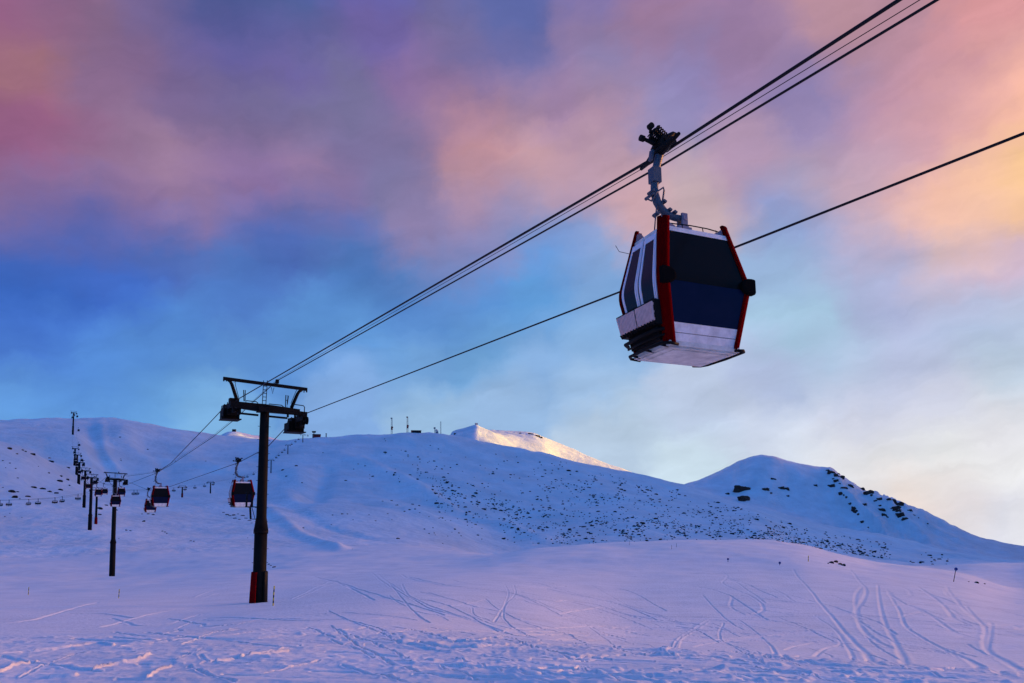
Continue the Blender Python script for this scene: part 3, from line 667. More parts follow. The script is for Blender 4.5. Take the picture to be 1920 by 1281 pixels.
def pillar(b, sx, sy):
    ro, ri = [], []
    for z in steps(-1.19, 1.30, 26):
        w, l = prof(z); o, i = [], []
        for k in range(7):
            a = math.pi / 2 * (1 - k / 6)
            cx, cy = w - PW, l - PL
            o.append(Vector((sx * (cx + (PW + .022) * math.cos(a) ** .8), sy * (cy + (PL + .022) * math.sin(a) ** .8), z)))
            i.append(Vector((sx * (cx + (PW - .05) * math.cos(a) ** .8), sy * (cy + (PL - .05) * math.sin(a) ** .8), z)))
        ro.append(o); ri.append(i)
    b.slab(ro, ri, smooth=True)
def P_roof(b):
    w, l = prof(1.05); ro = []
    for z, g in ((.97, .0), (1.06, .0), (1.10, -.05)):
        ro.append([Vector((x * (w + g - .02), y * (l + g - .02), z)) for x, y in ((-1,-1),(1,-1),(1,1),(-1,1))])
    V = [p for r in ro for p in r]
    f = [(3,2,1,0), (8,9,10,11)]
    for k in (0, 4):
        for j in range(4): f.append((k+j, k+(j+1)%4, k+4+(j+1)%4, k+4+j))
    b.add(V, f)
def P_rails(b):
    for e in (-1, 1):
        b.tube([(-.66, e*.44, 1.17), (-.1, e*.45, 1.20), (.3, e*.45, 1.20), (.68, e*.44, 1.17)], .011, 6)
        for x in (-.3, .18, .5): b.tube([(x, e*.45, 1.20), (x + .03, e*.44, 1.09)], .009, 5)
    for s in (-1, 1): b.tube([(s*.62, -.38, 1.17), (s*.62, .38, 1.17)], .011, 6)
    b.box((-.60, .02, 1.14), (.12, .20, .07))
def P_horn(b, sx, sy):
    pts = [(.77, 1.29), (.79, 1.08), (.44, 1.085), (.47, 1.13), (.58, 1.17), (.66, 1.25)]
    o = [Vector((sx*x, sy*.47, z)) for x, z in pts]; i = [Vector((sx*x, sy*.37, z)) for x, z in pts]
    n = len(pts); b.add(o + i, [tuple(range(n)), tuple(range(2*n-1, n-1, -1))] + [(j, (j+1) % n, n + (j+1) % n, n + j) for j in range(n)])
def P_floor(b):
    w, l = prof(-1.17)
    b.box((0, 0, -1.205), (2*w - .06, 2*l + .02, .09)); b.box((0, 0, -1.262), (2*w - .16, 2*l - .06, .03))
    b.box((.02, .0, -1.285), (2*w - .40, 2*l - .26, .02))
def P_bumper(b, s):
    w, l = prof(-1.17)
    x = s * (w + .10)
    b.tube([(s*(w - .18), -l - .06, -1.24), (s*(w + .0), -l - .08, -1.23), (x, -l + .02, -1.22), (x + s*.03, 0, -1.22), (x, l - .04, -1.22), (s*(w + .0), l + .07, -1.23), (s*(w - .20), l + .05, -1.25)], .030, 8)
    for y in (-l * .8, 0, l * .8): b.tube([(x, y, -1.22), (s*(w - .08), y, -1.24)], .022, 6)
def P_sidebar(b, s):
    w, l = prof(-.98)
    b.tube([(s*(w + .0), -l + .06, -.94), (s*(w + .12), -l + .16, -.95), (s*(w + .17), 0, -.97), (s*(w + .14), l - .05, -.99), (s*(w + .02), l + .04, -1.0)], .038, 8)
    b.tube([(s*(w + .0), -l + .06, -1.05), (s*(w + .07), -l + .16, -1.06), (s*(w + .11), 0, -1.07), (s*(w + .08), l - .05, -1.08)], .022, 8)
def P_doorwall(b, s): side_slab(b, s, -1, 1, -1.16, .98, 0, .05, 20)
def leaf_range(k): return (-.93, -.02) if k == 0 else (.02, .93)
def P_leafglass(b, s, k):
    v0, v1 = leaf_range(k); side_slab(b, s, v0 + .10, v1 - .10, -.34, .86, .014, .012, 14)
def P_leafframe(b, s, k):
    v0, v1 = leaf_range(k); ext = -.42 if k == 0 else -.44
    for a, c, zl in ((v0, v0 + .055, ext - (.12 if k == 0 else 0)), (v0 + .085, v0 + .15, ext + .06), (v1 - .15, v1 - .04, ext - (.10 if k else 0))):
        side_slab(b, s, a, c, zl, .88, .022, .02, 16)
    side_slab(b, s, v0, v1 - .04, .84, .96, .0225, .02, 3)
def P_leafkick(b, s, k):
    v0, v1 = leaf_range(k); side_slab(b, s, v0, v1, -1.08, -.46, .012, .01, 6)
def rack_pt(s, v, z, out):
    w, l = prof(z); return Vector((s * (w + out), v * (l - .02), z))
def P_rack(b, s, k):
    v0, v1 = (-.86, -.01) if k == 0 else (.05, .98)
    n = 13
    for i in range(n):
        a, c = v0 + (v1 - v0) * i / n, v0 + (v1 - v0) * (i + .74) / n
        ro = [[rack_pt(s, a, z, .19), rack_pt(s, c, z, .19)] for z in (-.80, -.46)]
        ri = [[rack_pt(s, a, z, .165), rack_pt(s, c, z, .165)] for z in (-.80, -.46)]
        b.slab(ro, ri)
    for z in (-.50, -.64, -.77):
        b.slab([[rack_pt(s, v0, z - .02, .164), rack_pt(s, v1, z - .02, .164)], [rack_pt(s, v0, z + .02, .164), rack_pt(s, v1, z + .02, .164)]],
               [[rack_pt(s, v0, z - .02, .14), rack_pt(s, v1, z - .02, .14)], [rack_pt(s, v0, z + .02, .14), rack_pt(s, v1, z + .02, .14)]])
def P_racktray(b, s):
    b.slab([[rack_pt(s, -.9, z, .15), rack_pt(s, 1.02, z, .15)] for z in (-.86, -.42)], [[rack_pt(s, -.9, z, .015), rack_pt(s, 1.02, z, .015)] for z in (-.86, -.42)])
    for i in range(13):
        v = -.84 + 1.8 * i / 12
        b.tube([rack_pt(s, v, -.80, .20), rack_pt(s, v + .015, -.87, .16)], .013, 5)
    b.slab([[rack_pt(s, -.75, z, .06), rack_pt(s, .9, z, .06)] for z in (-1.12, -.87)], [[rack_pt(s, -.75, z, .016), rack_pt(s, .9, z, .016)] for z in (-1.12, -.87)])
def P_hanger(b):
    pts = [(-.36, 3.0), (-.40, 2.86), (-.46, 2.68), (-.52, 2.48), (-.55, 2.28), (-.575, 2.1), (-.58, 1.98), (-.53, 1.80), (-.46, 1.70), (-.36, 1.61), (-.26, 1.565), (-.12, 1.54), (.03, 1.54)]
    b.tube([(x, 0, z) for x, z in pts], [.085, .085, .082, .08, .078, .078, .08, .085, .085, .08, .075, .07, .07], 10)
    b.box((-.555, 0, 2.33), (.185, .19, .30))
    b.box((-.62, 0, 2.74), (.05, .10, .22), 0, Matrix.Rotation(.18, 3, 'Y'))
def P_linkage(b):
    b.tube([(-.80, -.06, 1.79), (-.70, -.06, 1.76), (-.58, -.08, 1.96), (-.42, -.08, 2.08), (-.40, -.07, 2.02), (-.47, -.08, 1.72)], .018, 6)
    b.disc((-.81, -.06, 1.79), (0, 1, 0), .034, .06, 10)
    for x, z in ((-.66, 1.98), (-.665, 1.91)): b.disc((x, 0, z), (0, 1, 0), .03, .2, 8)
    b.tube([(-.55, -.05, 1.98), (-.57, -.05, 1.72), (-.62, -.05, 1.40), (-.64, -.03, 1.16)], .013, 6)
    for x, z in ((-.58, 1.52), (-.28, 1.65), (-.40, 1.80), (-.16, 1.62)): b.box((x, -.02, z), (.07, .17, .045), 0, Matrix.Rotation(.5, 3, 'Y'))
def P_mount(b):
    for y in (-.07, .07): b.box((.055, y, 1.47), (.13, .045, .32))
    b.disc((.06, 0, 1.53), (0, 1, 0), .05, .22, 12)
    b.box((.0, 0, 1.20), (.30, .34, .22)); b.box((0, 0, 1.325), (.22, .26, .06))
def P_grip(b):
    b.box((-.37, 0, 3.02), (.22, .30, .26), 0, Matrix.Rotation(.5, 3, 'Y'))
    b.box((-.25, .0, 3.04), (.26, .34, .18), 0, Matrix.Rotation(-.35, 3, 'Y'))
    b.tube([(-.40, 0, 2.98), (-.60, 0, 3.02), (-.78, 0, 3.06)], [.06, .042, .035], 8)
    b.disc((-.82, 0, 3.06), (1, 0, -.1), .062, .09, 12)
    b.tube([(-.28, 0, 3.1), (-.16, 0, 3.24), (-.07, 0, 3.32), (.01, 0, 3.32), (.035, 0, 3.27)], [.09, .07, .045, .03, .028], 8)
    b.tube([(-.62, 0, 3.22), (-.60, 0, 3.36)], .03, 8); b.disc((-.605, 0, 3.36), (0, 1, 0), .062, .10, 12)
    b.tube([(-.64, 0, 3.10), (-.50, 0, 3.30), (-.42, 0, 3.40)], .028, 6)
    rd = Vector((.09, 1, .01)).normalized()       # jaws closed on the rope, tapering along it both ways
    c = Vector((-.425, 0, 2.855))
    b.tube([c - rd*.75, c - rd*.45, c - rd*.2, c + rd*.2, c + rd*.45, c + rd*.75], [.034, .055, .10, .10, .055, .034], 10)
def P_spring(b, k):
    a, c = ((Vector((-.63, 0, 3.17)), Vector((-.40, 0, 3.04))), (Vector((-.47, 0, 3.35)), Vector((-.21, 0, 3.17))), (Vector((-.56, 0, 3.27)), Vector((-.31, 0, 3.12))))[k]
    d = (c - a); L = d.length; d.normalize(); x = Vector((0, 1, 0)); y = d.cross(x)
    pts = [a + d * (L * t / 72) + (x * math.cos(t * .56) + y * math.sin(t * .56)) * .075 for t in range(73)]
    b.tube(pts, .014, 5); b.tube([a, c], .022, 6)
def P_puck(b, sx, sy):                             # D-shaped rubber buffer, its straight side along the outer edge
    w, l = prof(0); rows = []
    for off, g in ((-.03, 1.0), (.075, 1.0), (.105, .80)):
        row = [(w + .02, .15*g), (w - .05, .155*g)] + [(w - .08 - .20*g*math.sin(t), .155*g*math.cos(t)) for t in [math.pi*k/10 for k in range(1, 10)]] + [(w - .05, -.155*g), (w + .02, -.15*g)]
        rows.append([Vector((sx*x, sy*(l + off), z)) for x, z in row])
    n = len(rows[0]); V = [p for r in rows for p in r]
    f = [tuple(range(n)), tuple(range(3*n-1, 2*n-1, -1))]
    for k in (0, n): f += [(k+j, k+(j+1) % n, k+n+(j+1) % n, k+n+j) for j in range(n)]
    b.add(V, f)
def P_antenna(b): b.tube([(-.80, .50, .86), (-.98, .72, .98), (-1.02, .78, 1.12)], .006, 5)
def P_endglass(b, e): end_slab(b, e, -1, 1, -.06, .975, 0, .03, 14)
def P_endblue(b, e): end_slab(b, e, -1, 1, -.815, -.064, .003, .03, 10)
def P_endpanel(b, e): end_slab(b, e, -1, 1, -1.0, -.82, .006, .03, 3); end_slab(b, e, -1, 1, -1.17, -1.012, .004, .03, 3)
def P_endcap(b, e): end_slab(b, e, -1.06, 1.06, .978, 1.075, .006, .05, 2)
CABIN = [('roof', None, 'white', P_roof), ('roof_rail', None, 'steel_black', P_rails), ('floor', None, 'floor_grey', P_floor),
         ('hanger', None, 'hanger', P_hanger), ('linkage', 'hanger', 'hanger', P_linkage), ('roof_mount', None, 'bracket', P_mount), ('rope_grip', None, 'steel_black', P_grip),
         ('antenna', None, 'steel_black', P_antenna)]
for k in range(3): CABIN.append(('spring', 'rope_grip', 'steel_black', lambda b, k=k: P_spring(b, k)))
for sx in (-1, 1):
    for sy in (-1, 1):
        CABIN.append(('corner_pillar', None, 'red', lambda b, sx=sx, sy=sy: pillar(b, sx, sy)))
        CABIN.append(('roof_bracket', None, 'bracket', lambda b, sx=sx, sy=sy: P_horn(b, sx, sy)))
        if sy < 0: CABIN.append(('rubber_bumper', None, 'rubber', lambda b, sx=sx, sy=sy: P_puck(b, sx, sy)))
for e in (-1, 1):
    CABIN += [('end_window', None, 'glass', lambda b, e=e: P_endglass(b, e)), ('lower_window', None, 'glass_blue', lambda b, e=e: P_endblue(b, e)),
              ('end_panel', None, 'white', lambda b, e=e: P_endpanel(b, e)), ('roof_edge', None, 'white', lambda b, e=e: P_endcap(b, e))]
for s in (-1, 1):
    CABIN += [('side_wall', None, 'black_panel', lambda b, s=s: P_doorwall(b, s)), ('floor_rail', None, 'steel_black', lambda b, s=s: P_bumper(b, s))]
    if s < 0: CABIN += [('side_rail', None, 'steel_black', lambda b, s=s: P_sidebar(b, s)), ('rack_tray', None, 'steel_black', lambda b, s=s: P_racktray(b, s))]
    for k in (0, 1):
        CABIN += [('door', None, 'black_panel', lambda b, s=s, k=k: P_leafkick(b, s, k)), ('door_window', 'door', 'glass_side', lambda b, s=s, k=k: P_leafglass(b, s, k)),
                  ('door_frame', 'door', 'door_white', lambda b, s=s, k=k: P_leafframe(b, s, k))]
        if s < 0: CABIN.append(('ski_rack', None, 'rack', lambda b, s=s, k=k: P_rack(b, s, k)))
def build_parts(root, spec):
    last = {}
    for nm, par, mk, fn in spec:
        b = MB(); fn(b)
        last[nm] = b.build(nm, M[mk], last[par] if par else root)
def merged(name, spec):
    keys = []; big = MB()
    for nm, par, mk, fn in spec:
        b = MB(); fn(b)
        if mk not in keys: keys.append(mk)
        o = len(big.v); big.v += b.v; big.f += [[i + o for i in f] for f in b.f]; big.m += [keys.index(mk)] * len(b.f); big.sm += b.sm
    return big.mesh(name, [M[k] for k in keys])
GC = 'gondola cabin'; GG = 'gondola cabins on the line'
cab = empty('gondola_cabin', (3.3497, 15.3867, 4.1506))
cab.rotation_euler = Matrix(((.91150665, -.41096384, -.01625864), (.41113228, .90937688, .0632767), (-.0112192, -.06435159, .99786358))).to_euler()
build_parts(cab, CABIN)
tag(cab, 'large near gondola cabin with red corner pillars, dark end glass and a ski rack', GC, GG)
GRIP = Vector((-.425, 0, 2.855))
def grip_place(o, K, P, x):
    D = K / (x - 114.0); p = at(x, 900, D); p.z = rope_z(P, D)
    Rz = Matrix.Rotation(AL, 3, 'Z')
    o.location = p - Rz @ GRIP; o.rotation_euler = (0, 0, AL)
CABS = [('A', 294, 'gondola cabin hanging left of the near tower, largest of the three in a row there'), ('B', 445, 'gondola cabin close beside the left side of the near tower post'),
        ('B', 279, 'gondola cabin half hidden behind the left edge of the larger one'), ('A', 214, 'gondola cabin in front of the post of the second tower'),
        ('B', 225, 'gondola cabin peeping out just right of the second tower post'), ('A', 182.5, 'gondola cabin on the left rope right of the third tower post')]
for rp, x, lb in CABS:
    c = copy_tree(cab)
    grip_place(c, KA_ROPE if rp == 'A' else KB_ROPE, A_PTS if rp == 'A' else B_PTS, x)
    tag(c, lb, GC, GG)
small = bpy.data.objects.new('gondola_cabin', merged('gondola_cabin', [q for q in CABIN if q[0] not in ('antenna', 'linkage', 'spring')]))
FAR = [('B', 195, 'small gondola cabin beside the crossarm of the third tower'), ('A', 164, 'small gondola cabin left of the third tower post'), ('B', 177, 'small gondola cabin just above the third tower crossarm'),
       ('A', 154, 'tiny gondola cabin beside the fourth tower crossarm'), ('A', 147, 'tiny gondola cabin left of the fifth tower post'), ('B', 154.2, 'tiny gondola cabin right of the fifth tower head'),
       ('A', 143, 'tiny gondola cabin on the left rope under the sixth tower'), ('B', 151, 'tiny gondola cabin on the right rope at the sixth tower'), ('A', 140, 'tiny gondola cabin left of the sixth tower head'),
       ('A', 137, 'tiny gondola cabin at the seventh tower head, left rope'), ('B', 145, 'tiny gondola cabin at the seventh tower head, right rope'), ('A', 133.3, 'tiny gondola cabin beside the foot of the hilltop tower, left rope'),
       ('B', 143, 'tiny gondola cabin beside the foot of the hilltop tower, right rope'), ('A', 130.6, 'tiny gondola cabin against the sky behind the hilltop tower, left rope'), ('B', 139.6, 'tiny gondola cabin against the sky behind the hilltop tower, right rope')]
for i, (rp, x, lb) in enumerate(FAR):
    c = small if i == 0 else small.copy()
    col.objects.link(c)
    grip_place(c, KA_ROPE if rp == 'A' else KB_ROPE, A_PTS if rp == 'A' else B_PTS, x)
    tag(c, lb, GC, GG)

# ------------------------------------------------------------------ lift towers
t1 = ground_at(485, 1130, 40, 80)
T1M = Matrix.Translation(t1) @ Matrix.Rotation(AL, 4, 'Z') @ Matrix.Rotation(.010, 4, 'Y')
T1I = T1M.inverted()
cam0 = T1I @ Vector((0, 0, 0))
def hl(cx, cy, y=0.0):                            # a point of the tower head from the enlarged photograph, on the plane y of the tower
    d = T1I.to_3x3() @ at(400 + cx / 9.6, 690 + cy / 9.6, 1.0)
    t = (y - cam0.y) / d.y
    return cam0 + d * t
H1 = hl(920, 725).z
def head_spec(H):
    off = Vector((0, 0, H - H1))
    def q(cx, cy, y=0.0): return hl(cx, cy, y) + off
    la = T1I @ onrope(KA_ROPE, 54.6, 759) + off; lb_ = T1I @ onrope(KB_ROPE, 55.6, 784) + off
    def crossarm(b):
        c = q(920, 728); b.beam(c, q(300, 650), .50, .52, 0, w2=.40, h2=.38); b.beam(c, q(1545, 800), .50, .52, 0, w2=.40, h2=.38)
        b.beam(q(905, 700, -.02), q(905, 800, -.02), .8, .8, 0, up=(0, 1, 0))
        b.beam(q(430, 812), q(810, 852), .10, .13); b.beam(q(1000, 872), q(1330, 905), .10, .13)
        for x0, y0 in ((360, 700), (480, 715), (1340, 800), (1470, 815)): b.beam(q(x0, y0, .0), q(x0, y0 + 90, .0), .12, .12)
    def frame(b):
        b.beam(q(178, 188), q(1688, 388), .16, .21)
        for x0, x1 in ((180, 1), (1688, -1)):
            y0 = 188 if x1 > 0 else 388
            b.beam(q(x0 + 6*x1, y0 - 12), q(x0 + 8*x1, y0 + 52), .12, .07); b.beam(q(x0 + 55*x1, y0 + 10), q(x0 + 56*x1, y0 + 56), .08, .05)
        b.tube([q(255, 215), q(305, 245), q(335, 300), q(425, 580)], [.075, .10, .11, .12], 8)
        b.tube([q(1600, 400), q(1545, 425), q(1515, 470), q(1405, 720)], [.075, .10, .11, .12], 8)
        b.tube([q(370, 265), q(405, 240), q(395, 300), q(460, 545)], .020, 6); b.tube([q(1490, 400), q(1500, 400), q(1478, 440), q(1395, 640)], .020, 6)
        b.tube([q(1045, 350), q(1068, 465), q(1092, 355)], .022, 6)
        b.box(q(1150, 245), (.20, .22, .26)); b.box(q(985, 300, .0), (.55, .24, .16))
    def ladder(b):
        for x0, x1 in ((880, 905), (945, 972)): b.tube([q(x0, 665), q(x1, 225)], .026, 5)
        for k in range(7): t = k / 6.5; b.tube([q(880 + 25*t, 650 - 420*t), q(945 + 27*t, 655 - 420*t)], .022, 5)
    def loops(b):
        b.tube([q(552, 600), q(545, 398), q(575, 400), q(572, 600)], .032, 5); b.tube([q(553, 470), q(573, 472)], .015, 5)
        b.tube([q(1296, 720), q(1304, 490), q(1352, 502), q(1330, 660)], .032, 5); b.tube([q(1326, 720), q(1330, 500)], .015, 5); b.tube([q(1300, 580), q(1330, 590)], .022, 5)
    def rails(b):
        for y in (-.45, .5):
            b.tube([q(585, 640, y), q(590, 590, y), q(770, 608, y), q(800, 630, y), q(805, 680, y)], .032, 6)
            b.tube([q(995, 690, y), q(1003, 648, y), q(1230, 672, y), q(1262, 700, y), q(1265, 745, y)], .032, 6)
        b.tube([q(1440, 655, -.9), q(1620, 680, -.9), q(1642, 705, -.9), q(1636, 830, -.9)], .032, 6); b.tube([q(1560, 785, -.9), q(1636, 795, -.9)], .026, 6)
    def battery(b, c, L):
        b.beam(c + Vector((.02, -L*.30, -.52)), c + Vector((.02, L*.30, -.50)), .16, .24)
        b.beam(c + Vector((-.02, -L*.48, -.36)), c + Vector((-.02, -L*.04, -.34)), .09, .14); b.beam(c + Vector((-.02, L*.04, -.34)), c + Vector((-.02, L*.48, -.36)), .09, .14)
        for y in (-L*.27, L*.27): b.box(c + Vector((0, y, -.46)), (.20, .16, .34))
        b.box(c + Vector((.05, 0, -.36)), (.62, .75, .78)); b.box(c + Vector((.12, .15, -.02)), (.22, .9, .28)); b.box(c + Vector((.10, -.55, .16)), (.62, .55, .42)); b.box(c + Vector((.30, .25, -.30)), (.34, .5, .8)); b.box(c + Vector((-.14, 1.2, -.12)), (.3, .7, .44))
        b.box(c + Vector((-.22, .0, -.20)), (.06, L*.85, .30))
        for k in range(5): b.box(c + Vector((-.22, -L*.4 + k*L*.2, .0)), (.05, .06, .32))
    def sheave(b, c, L, k, n):
        y = -L*.47 + L*.94*k/(n-1); t = 2*k/(n-1) - 1
        b.disc(c + Vector((0, y, -.30 - .10*t*t)), (1, 0, 0), .26, .11, 18)
    def basket(b, c, w):
        o = c + Vector((w*.30, .55, -.98))
        b.box(o, (1.25, 1.5, .07)); b.box(o + Vector((-.55, 0, .34)), (.06, 1.3, .62)); b.box(o + Vector((.50, .1, .36)), (.06, 1.2, .66)); b.box(o + Vector((0, -.45, .38)), (1.05, .05, .70)); b.box(o + Vector((.05, .0, .82)), (.8, 1.0, .22))
        b.tube([o + Vector((-.6, -.7, 0)), o + Vector((-.68, -.7, .12))], .05, 6)
    sp = [('crossarm', None, 'steel_dark', crossarm), ('lifting_frame', None, 'steel_dark', frame), ('ladder', None, 'steel_dark', ladder), ('rope_catcher', None, 'steel_dark', loops), ('railing', None, 'steel_dark', rails)]
    for c, L, w in ((la, 5.6, .3), (lb_, 4.9, -.3)):
        sp.append(('sheave_battery', None, 'steel_dark', lambda b, c=c, L=L: battery(b, c, L)))
        n = 8
        for k in range(n): sp.append(('sheave', 'sheave_battery', 'rubber', lambda b, c=c, L=L, k=k: sheave(b, c, L, k, n)))
        sp.append(('service_basket', None, 'steel_dark', lambda b, c=c, w=w: basket(b, c, w)))
    return sp
def ring_tube(b, zr, n=20):                       # post: heights and radii
    b.tube([(0, 0, z) for z, r in zr], [r for z, r in zr], n)
def post_spec(H, fl=.36, wide=1.0, first=False):
    zf = H * fl; s = wide
    def upper(b): ring_tube(b, [(zf + .05, .475*s), (zf + .95, .335*s), (zf + 1.1, .33*s), (H - .3, .295*s)])
    def lower(b): ring_tube(b, [(-1.5, .44*s), (zf - .02, .415*s)])
    def flange(b):
        ring_tube(b, [(zf - .06, .47*s), (zf + .08, .47*s)])
        for k in range(14):
            a = 2*math.pi*k/14; b.tube([(.45*s*math.cos(a), .45*s*math.sin(a), zf - .13), (.45*s*math.cos(a), .45*s*math.sin(a), zf + .15)], .022, 5)
    def pegs(b):
        z = 2.6
        while z < H - 1.2:
            rr = (.43 if z < zf else .33) * s
            for a in (0.0, math.pi):
                if abs(z - zf) > .5: b.tube([(rr*math.cos(a)*.9, 0, z), ((rr + .09)*math.cos(a), 0, z)], .016, 5)
            z += .9
    return [('lower_post', None, 'steel_dark', lower), ('upper_post', None, 'steel_dark', upper), ('flange', None, 'steel_black', flange), ('climbing_peg', None, 'steel_dark', pegs)]
LT, LG = 'lift tower', 'gondola lift towers'
tw = empty('lift_tower', t1); tw.rotation_euler = T1M.to_euler()
sp1 = post_spec(H1)
def shell(b, a0, a1, z0, z1, r0, r1, th):
    ro, ri = [], []
    for z, r in ((z0, r0), (z1 - .05, r1), (z1, r1 - .04)):
        an = [a0 + (a1 - a0)*k/10 for k in range(11)]
        ro.append([Vector((r*math.cos(a), r*math.sin(a), z)) for a in an]); ri.append([Vector(((r - th)*math.cos(a), (r - th)*math.sin(a), z)) for a in an])
    b.slab(ro, ri, smooth=True)
sp1 += [('crash_pad', None, 'pad_red', lambda b: shell(b, R(150), R(236), -.3, 2.0, .62, .53, .09)), ('crash_pad', None, 'steel_black', lambda b: shell(b, R(-70), R(70), -.3, 2.05, .56, .53, .09))]
def sideframe(b):
    z0, z1, x0 = H1*.425, H1*.56, -.98
    for y in (-.16, .16): b.tube([(-.30, y, z0), (x0 + .30, y, z0), (x0 + .24, y, z0 + .75), (x0, y, z0 + .80), (x0, y, z1 + .05), (x0 + .34, y, z1 + .05), (x0 + .36, y, z0 + .78), (-.30, y, z0 + .80)], .036, 6)
    for z in (z0 + .8, z0 + 1.2, z0 + 1.6): b.tube([(x0, -.16, z), (x0, .16, z)], .02, 5)
    b.beam((x0 - .06, 0, z0 + .80), (-.30, 0, z0 + .80), .42, .06); b.tube([(x0 + .34, 0, z0 + .8), (-.42, 0, z0 + .05)], .022, 5)
sp1.append(('side_platform', None, 'steel_black', sideframe))
build_parts(tw, sp1 + head_spec(H1))
tag(tw, 'tall dark steel lift tower nearest the camera, a red crash pad at its foot', LT, LG)
TW = [(2, 210, 1078, 207, 899, 'second lift tower left of three cabins in a row, a cabin before its post'),
      (3, 168, 1001, 378, 896, 'third dark lift tower, its foot standing alone on open snow further up'), (4, 158, 937, 455, 883, 'fourth lift tower, partly covered by the third one, taller-looking pair'),
      (5, 147.5, 904, 594, 867, 'fifth lift tower up the slope, in the crowded column of towers and cabins'), (6, 143.6, 886, 683, 853, 'sixth lift tower up the slope, above the crowded middle of the column'),
      (7, 140, 868, 770, 841, 'seventh lift tower, last one below the long bare gap under the hilltop'), (8, 136.6, 813, 903, 774, 'topmost lift tower standing against the sky on the hilltop')]
TOW_BASE = {}
for n, bx, by, D, hy, lb in TW:
    base = at(bx, by, D); base.z = min(height(base.x, base.y) + .1, base.z + 8)
    H = at(bx, hy, D).z - base.z
    if n <= 4:
        o = empty('lift_tower', base, AL)
        build_parts(o, post_spec(H, {2: .34, 3: .27, 4: .3}[n], {2: 1.6, 3: 2.0, 4: 1.9}[n]))
        for ch in list(tw.children):
            if ch.name.split('.')[0] in ('crossarm', 'lifting_frame', 'ladder', 'rope_catcher', 'railing', 'sheave_battery', 'service_basket'):
                c = copy_tree(ch, o); c.location = (0, 0, H - H1)
    else:
        sp = post_spec(H, .35, 2.0)[:3] + [q_ for q_ in head_spec(H) if q_[0] not in ('ladder', 'rope_catcher')]
        o = bpy.data.objects.new('lift_tower', merged('lift_tower', sp)); col.objects.link(o); o.location = base; o.rotation_euler = (0, 0, AL); o.scale = (1.2, 1.2, 1.0)
    tag(o, lb, LT, LG)

# ------------------------------------------------------------------ the chairlift crossing behind
CL = [(-60, 940, 375), (0, 938, 380), (60, 936, 385), (104, 933, 388), (150, 926, 395), (182, 919, 400), (256, 919, 480), (342, 913.5, 630), (395, 905, 715), (470, 889, 830), (508, 863.5, 890), (540, 835, 1010), (568, 815.5, 1100), (589, 813, 1150)]
cp = [at(x, y, D) for x, y, D in CL]
def cl_at(x):
    xs = [q_[0] for q_ in CL]; D = 1 / np.interp(x, xs, [1 / q_[2] for q_ in CL]); y = np.interp(x, xs, [q_[1] for q_ in CL])
    return at(x, float(y), float(D))
for k, (dx, lb) in enumerate(((0.0, 'thin front rope of the distant chairlift crossing low on the left'), (3.6, 'thin rear rope of the distant chairlift crossing low on the left'))):
    b = MB(); b.tube([cl_at(x) + Vector((dx * .5, dx, 0)) for x in range(-60, 590, 6)], .035, 5)
    tag(b.build('chairlift_rope', M['rope']), lb, 'cable', 'chairlift ropes')
def S_seat(b):
    b.box((0, .05, -2.6), (2.2, .55, .10)); b.box((0, .34, -2.25), (2.2, .08, .62), 0, Matrix.Rotation(-.2, 3, 'X'))
def S_frame(b):
    b.tube([(0, 0, 0), (0, .25, -.25), (0, .30, -1.2), (0, .25, -1.55)], .12, 6)
    b.tube([(-1.15, -.1, -2.6), (-1.15, .25, -1.75), (-1.0, .25, -1.55), (1.0, .25, -1.55), (1.15, .25, -1.75), (1.15, -.1, -2.6)], .12, 6)
    b.box((0, 0, .05), (.2, .5, .25)); b.tube([(-1.1, -.35, -2.2), (1.1, -.35, -2.2)], .09, 5); b.box((0, -.3, -3.0), (1.8, .3, .08)); b.tube([(0, -.3, -3.0), (0, .0, -2.6)], .09, 5)
ch_me = merged('lift_chair', [('seat', None, 'steel_black', S_seat), ('frame', None, 'steel_black', S_frame)])
CHX = [(0, 'half cut off by the left edge'), (17, 'first whole one from the left edge'), (53.5, 'alone between two wider gaps at far left'), (71.5, 'right of the lone one at far left'), (103, 'below the bare pink slope'), (116.5, 'just left of the last before the towers'), (146.5, 'last before the third tower post'),
       (251, 'left of a close pair near the second tower'), (257, 'right of a close pair near the second tower'), (326, 'beside the largest cabin of the three'), (347, 'under the left of two small chairlift towers'), (365.5, 'between the two small chairlift towers, left'), (383.5, 'between the two small chairlift towers, right'), (399.5, 'under the right of two small chairlift towers'),
       (458, 'right of the cabin beside the near tower'), (464, 'highest beside the cabin next to the near tower'), (475.5, 'just left of the near tower post'), (518, 'first above the lowest hillside chairlift tower'), (522.5, 'second above the lowest hillside chairlift tower'), (529, 'just below the middle hillside chairlift tower'), (533.5, 'hard left of the middle hillside chairlift tower'), (547, 'first above the middle hillside chairlift tower'), (554, 'halfway between the upper hillside chairlift towers'), (560, 'just below the upper hillside chairlift tower'), (577, 'last before the top station')]
for i, (x, lb) in enumerate(CHX):
    o = bpy.data.objects.new('lift_chair', ch_me); col.objects.link(o)
    o.location = cl_at(x) + Vector((0, 0, -.05)); o.rotation_euler = (0, 0, R(12) + .3 * math.sin(i * 2.3))
    tag(o, 'tiny dark lift chair, ' + lb, 'lift chair', 'chairs of the distant chairlift')
def T_post(h):
    def f(b): ring_tube(b, [(-2.0, .62), (h - .2, .48)], 10)
    return f
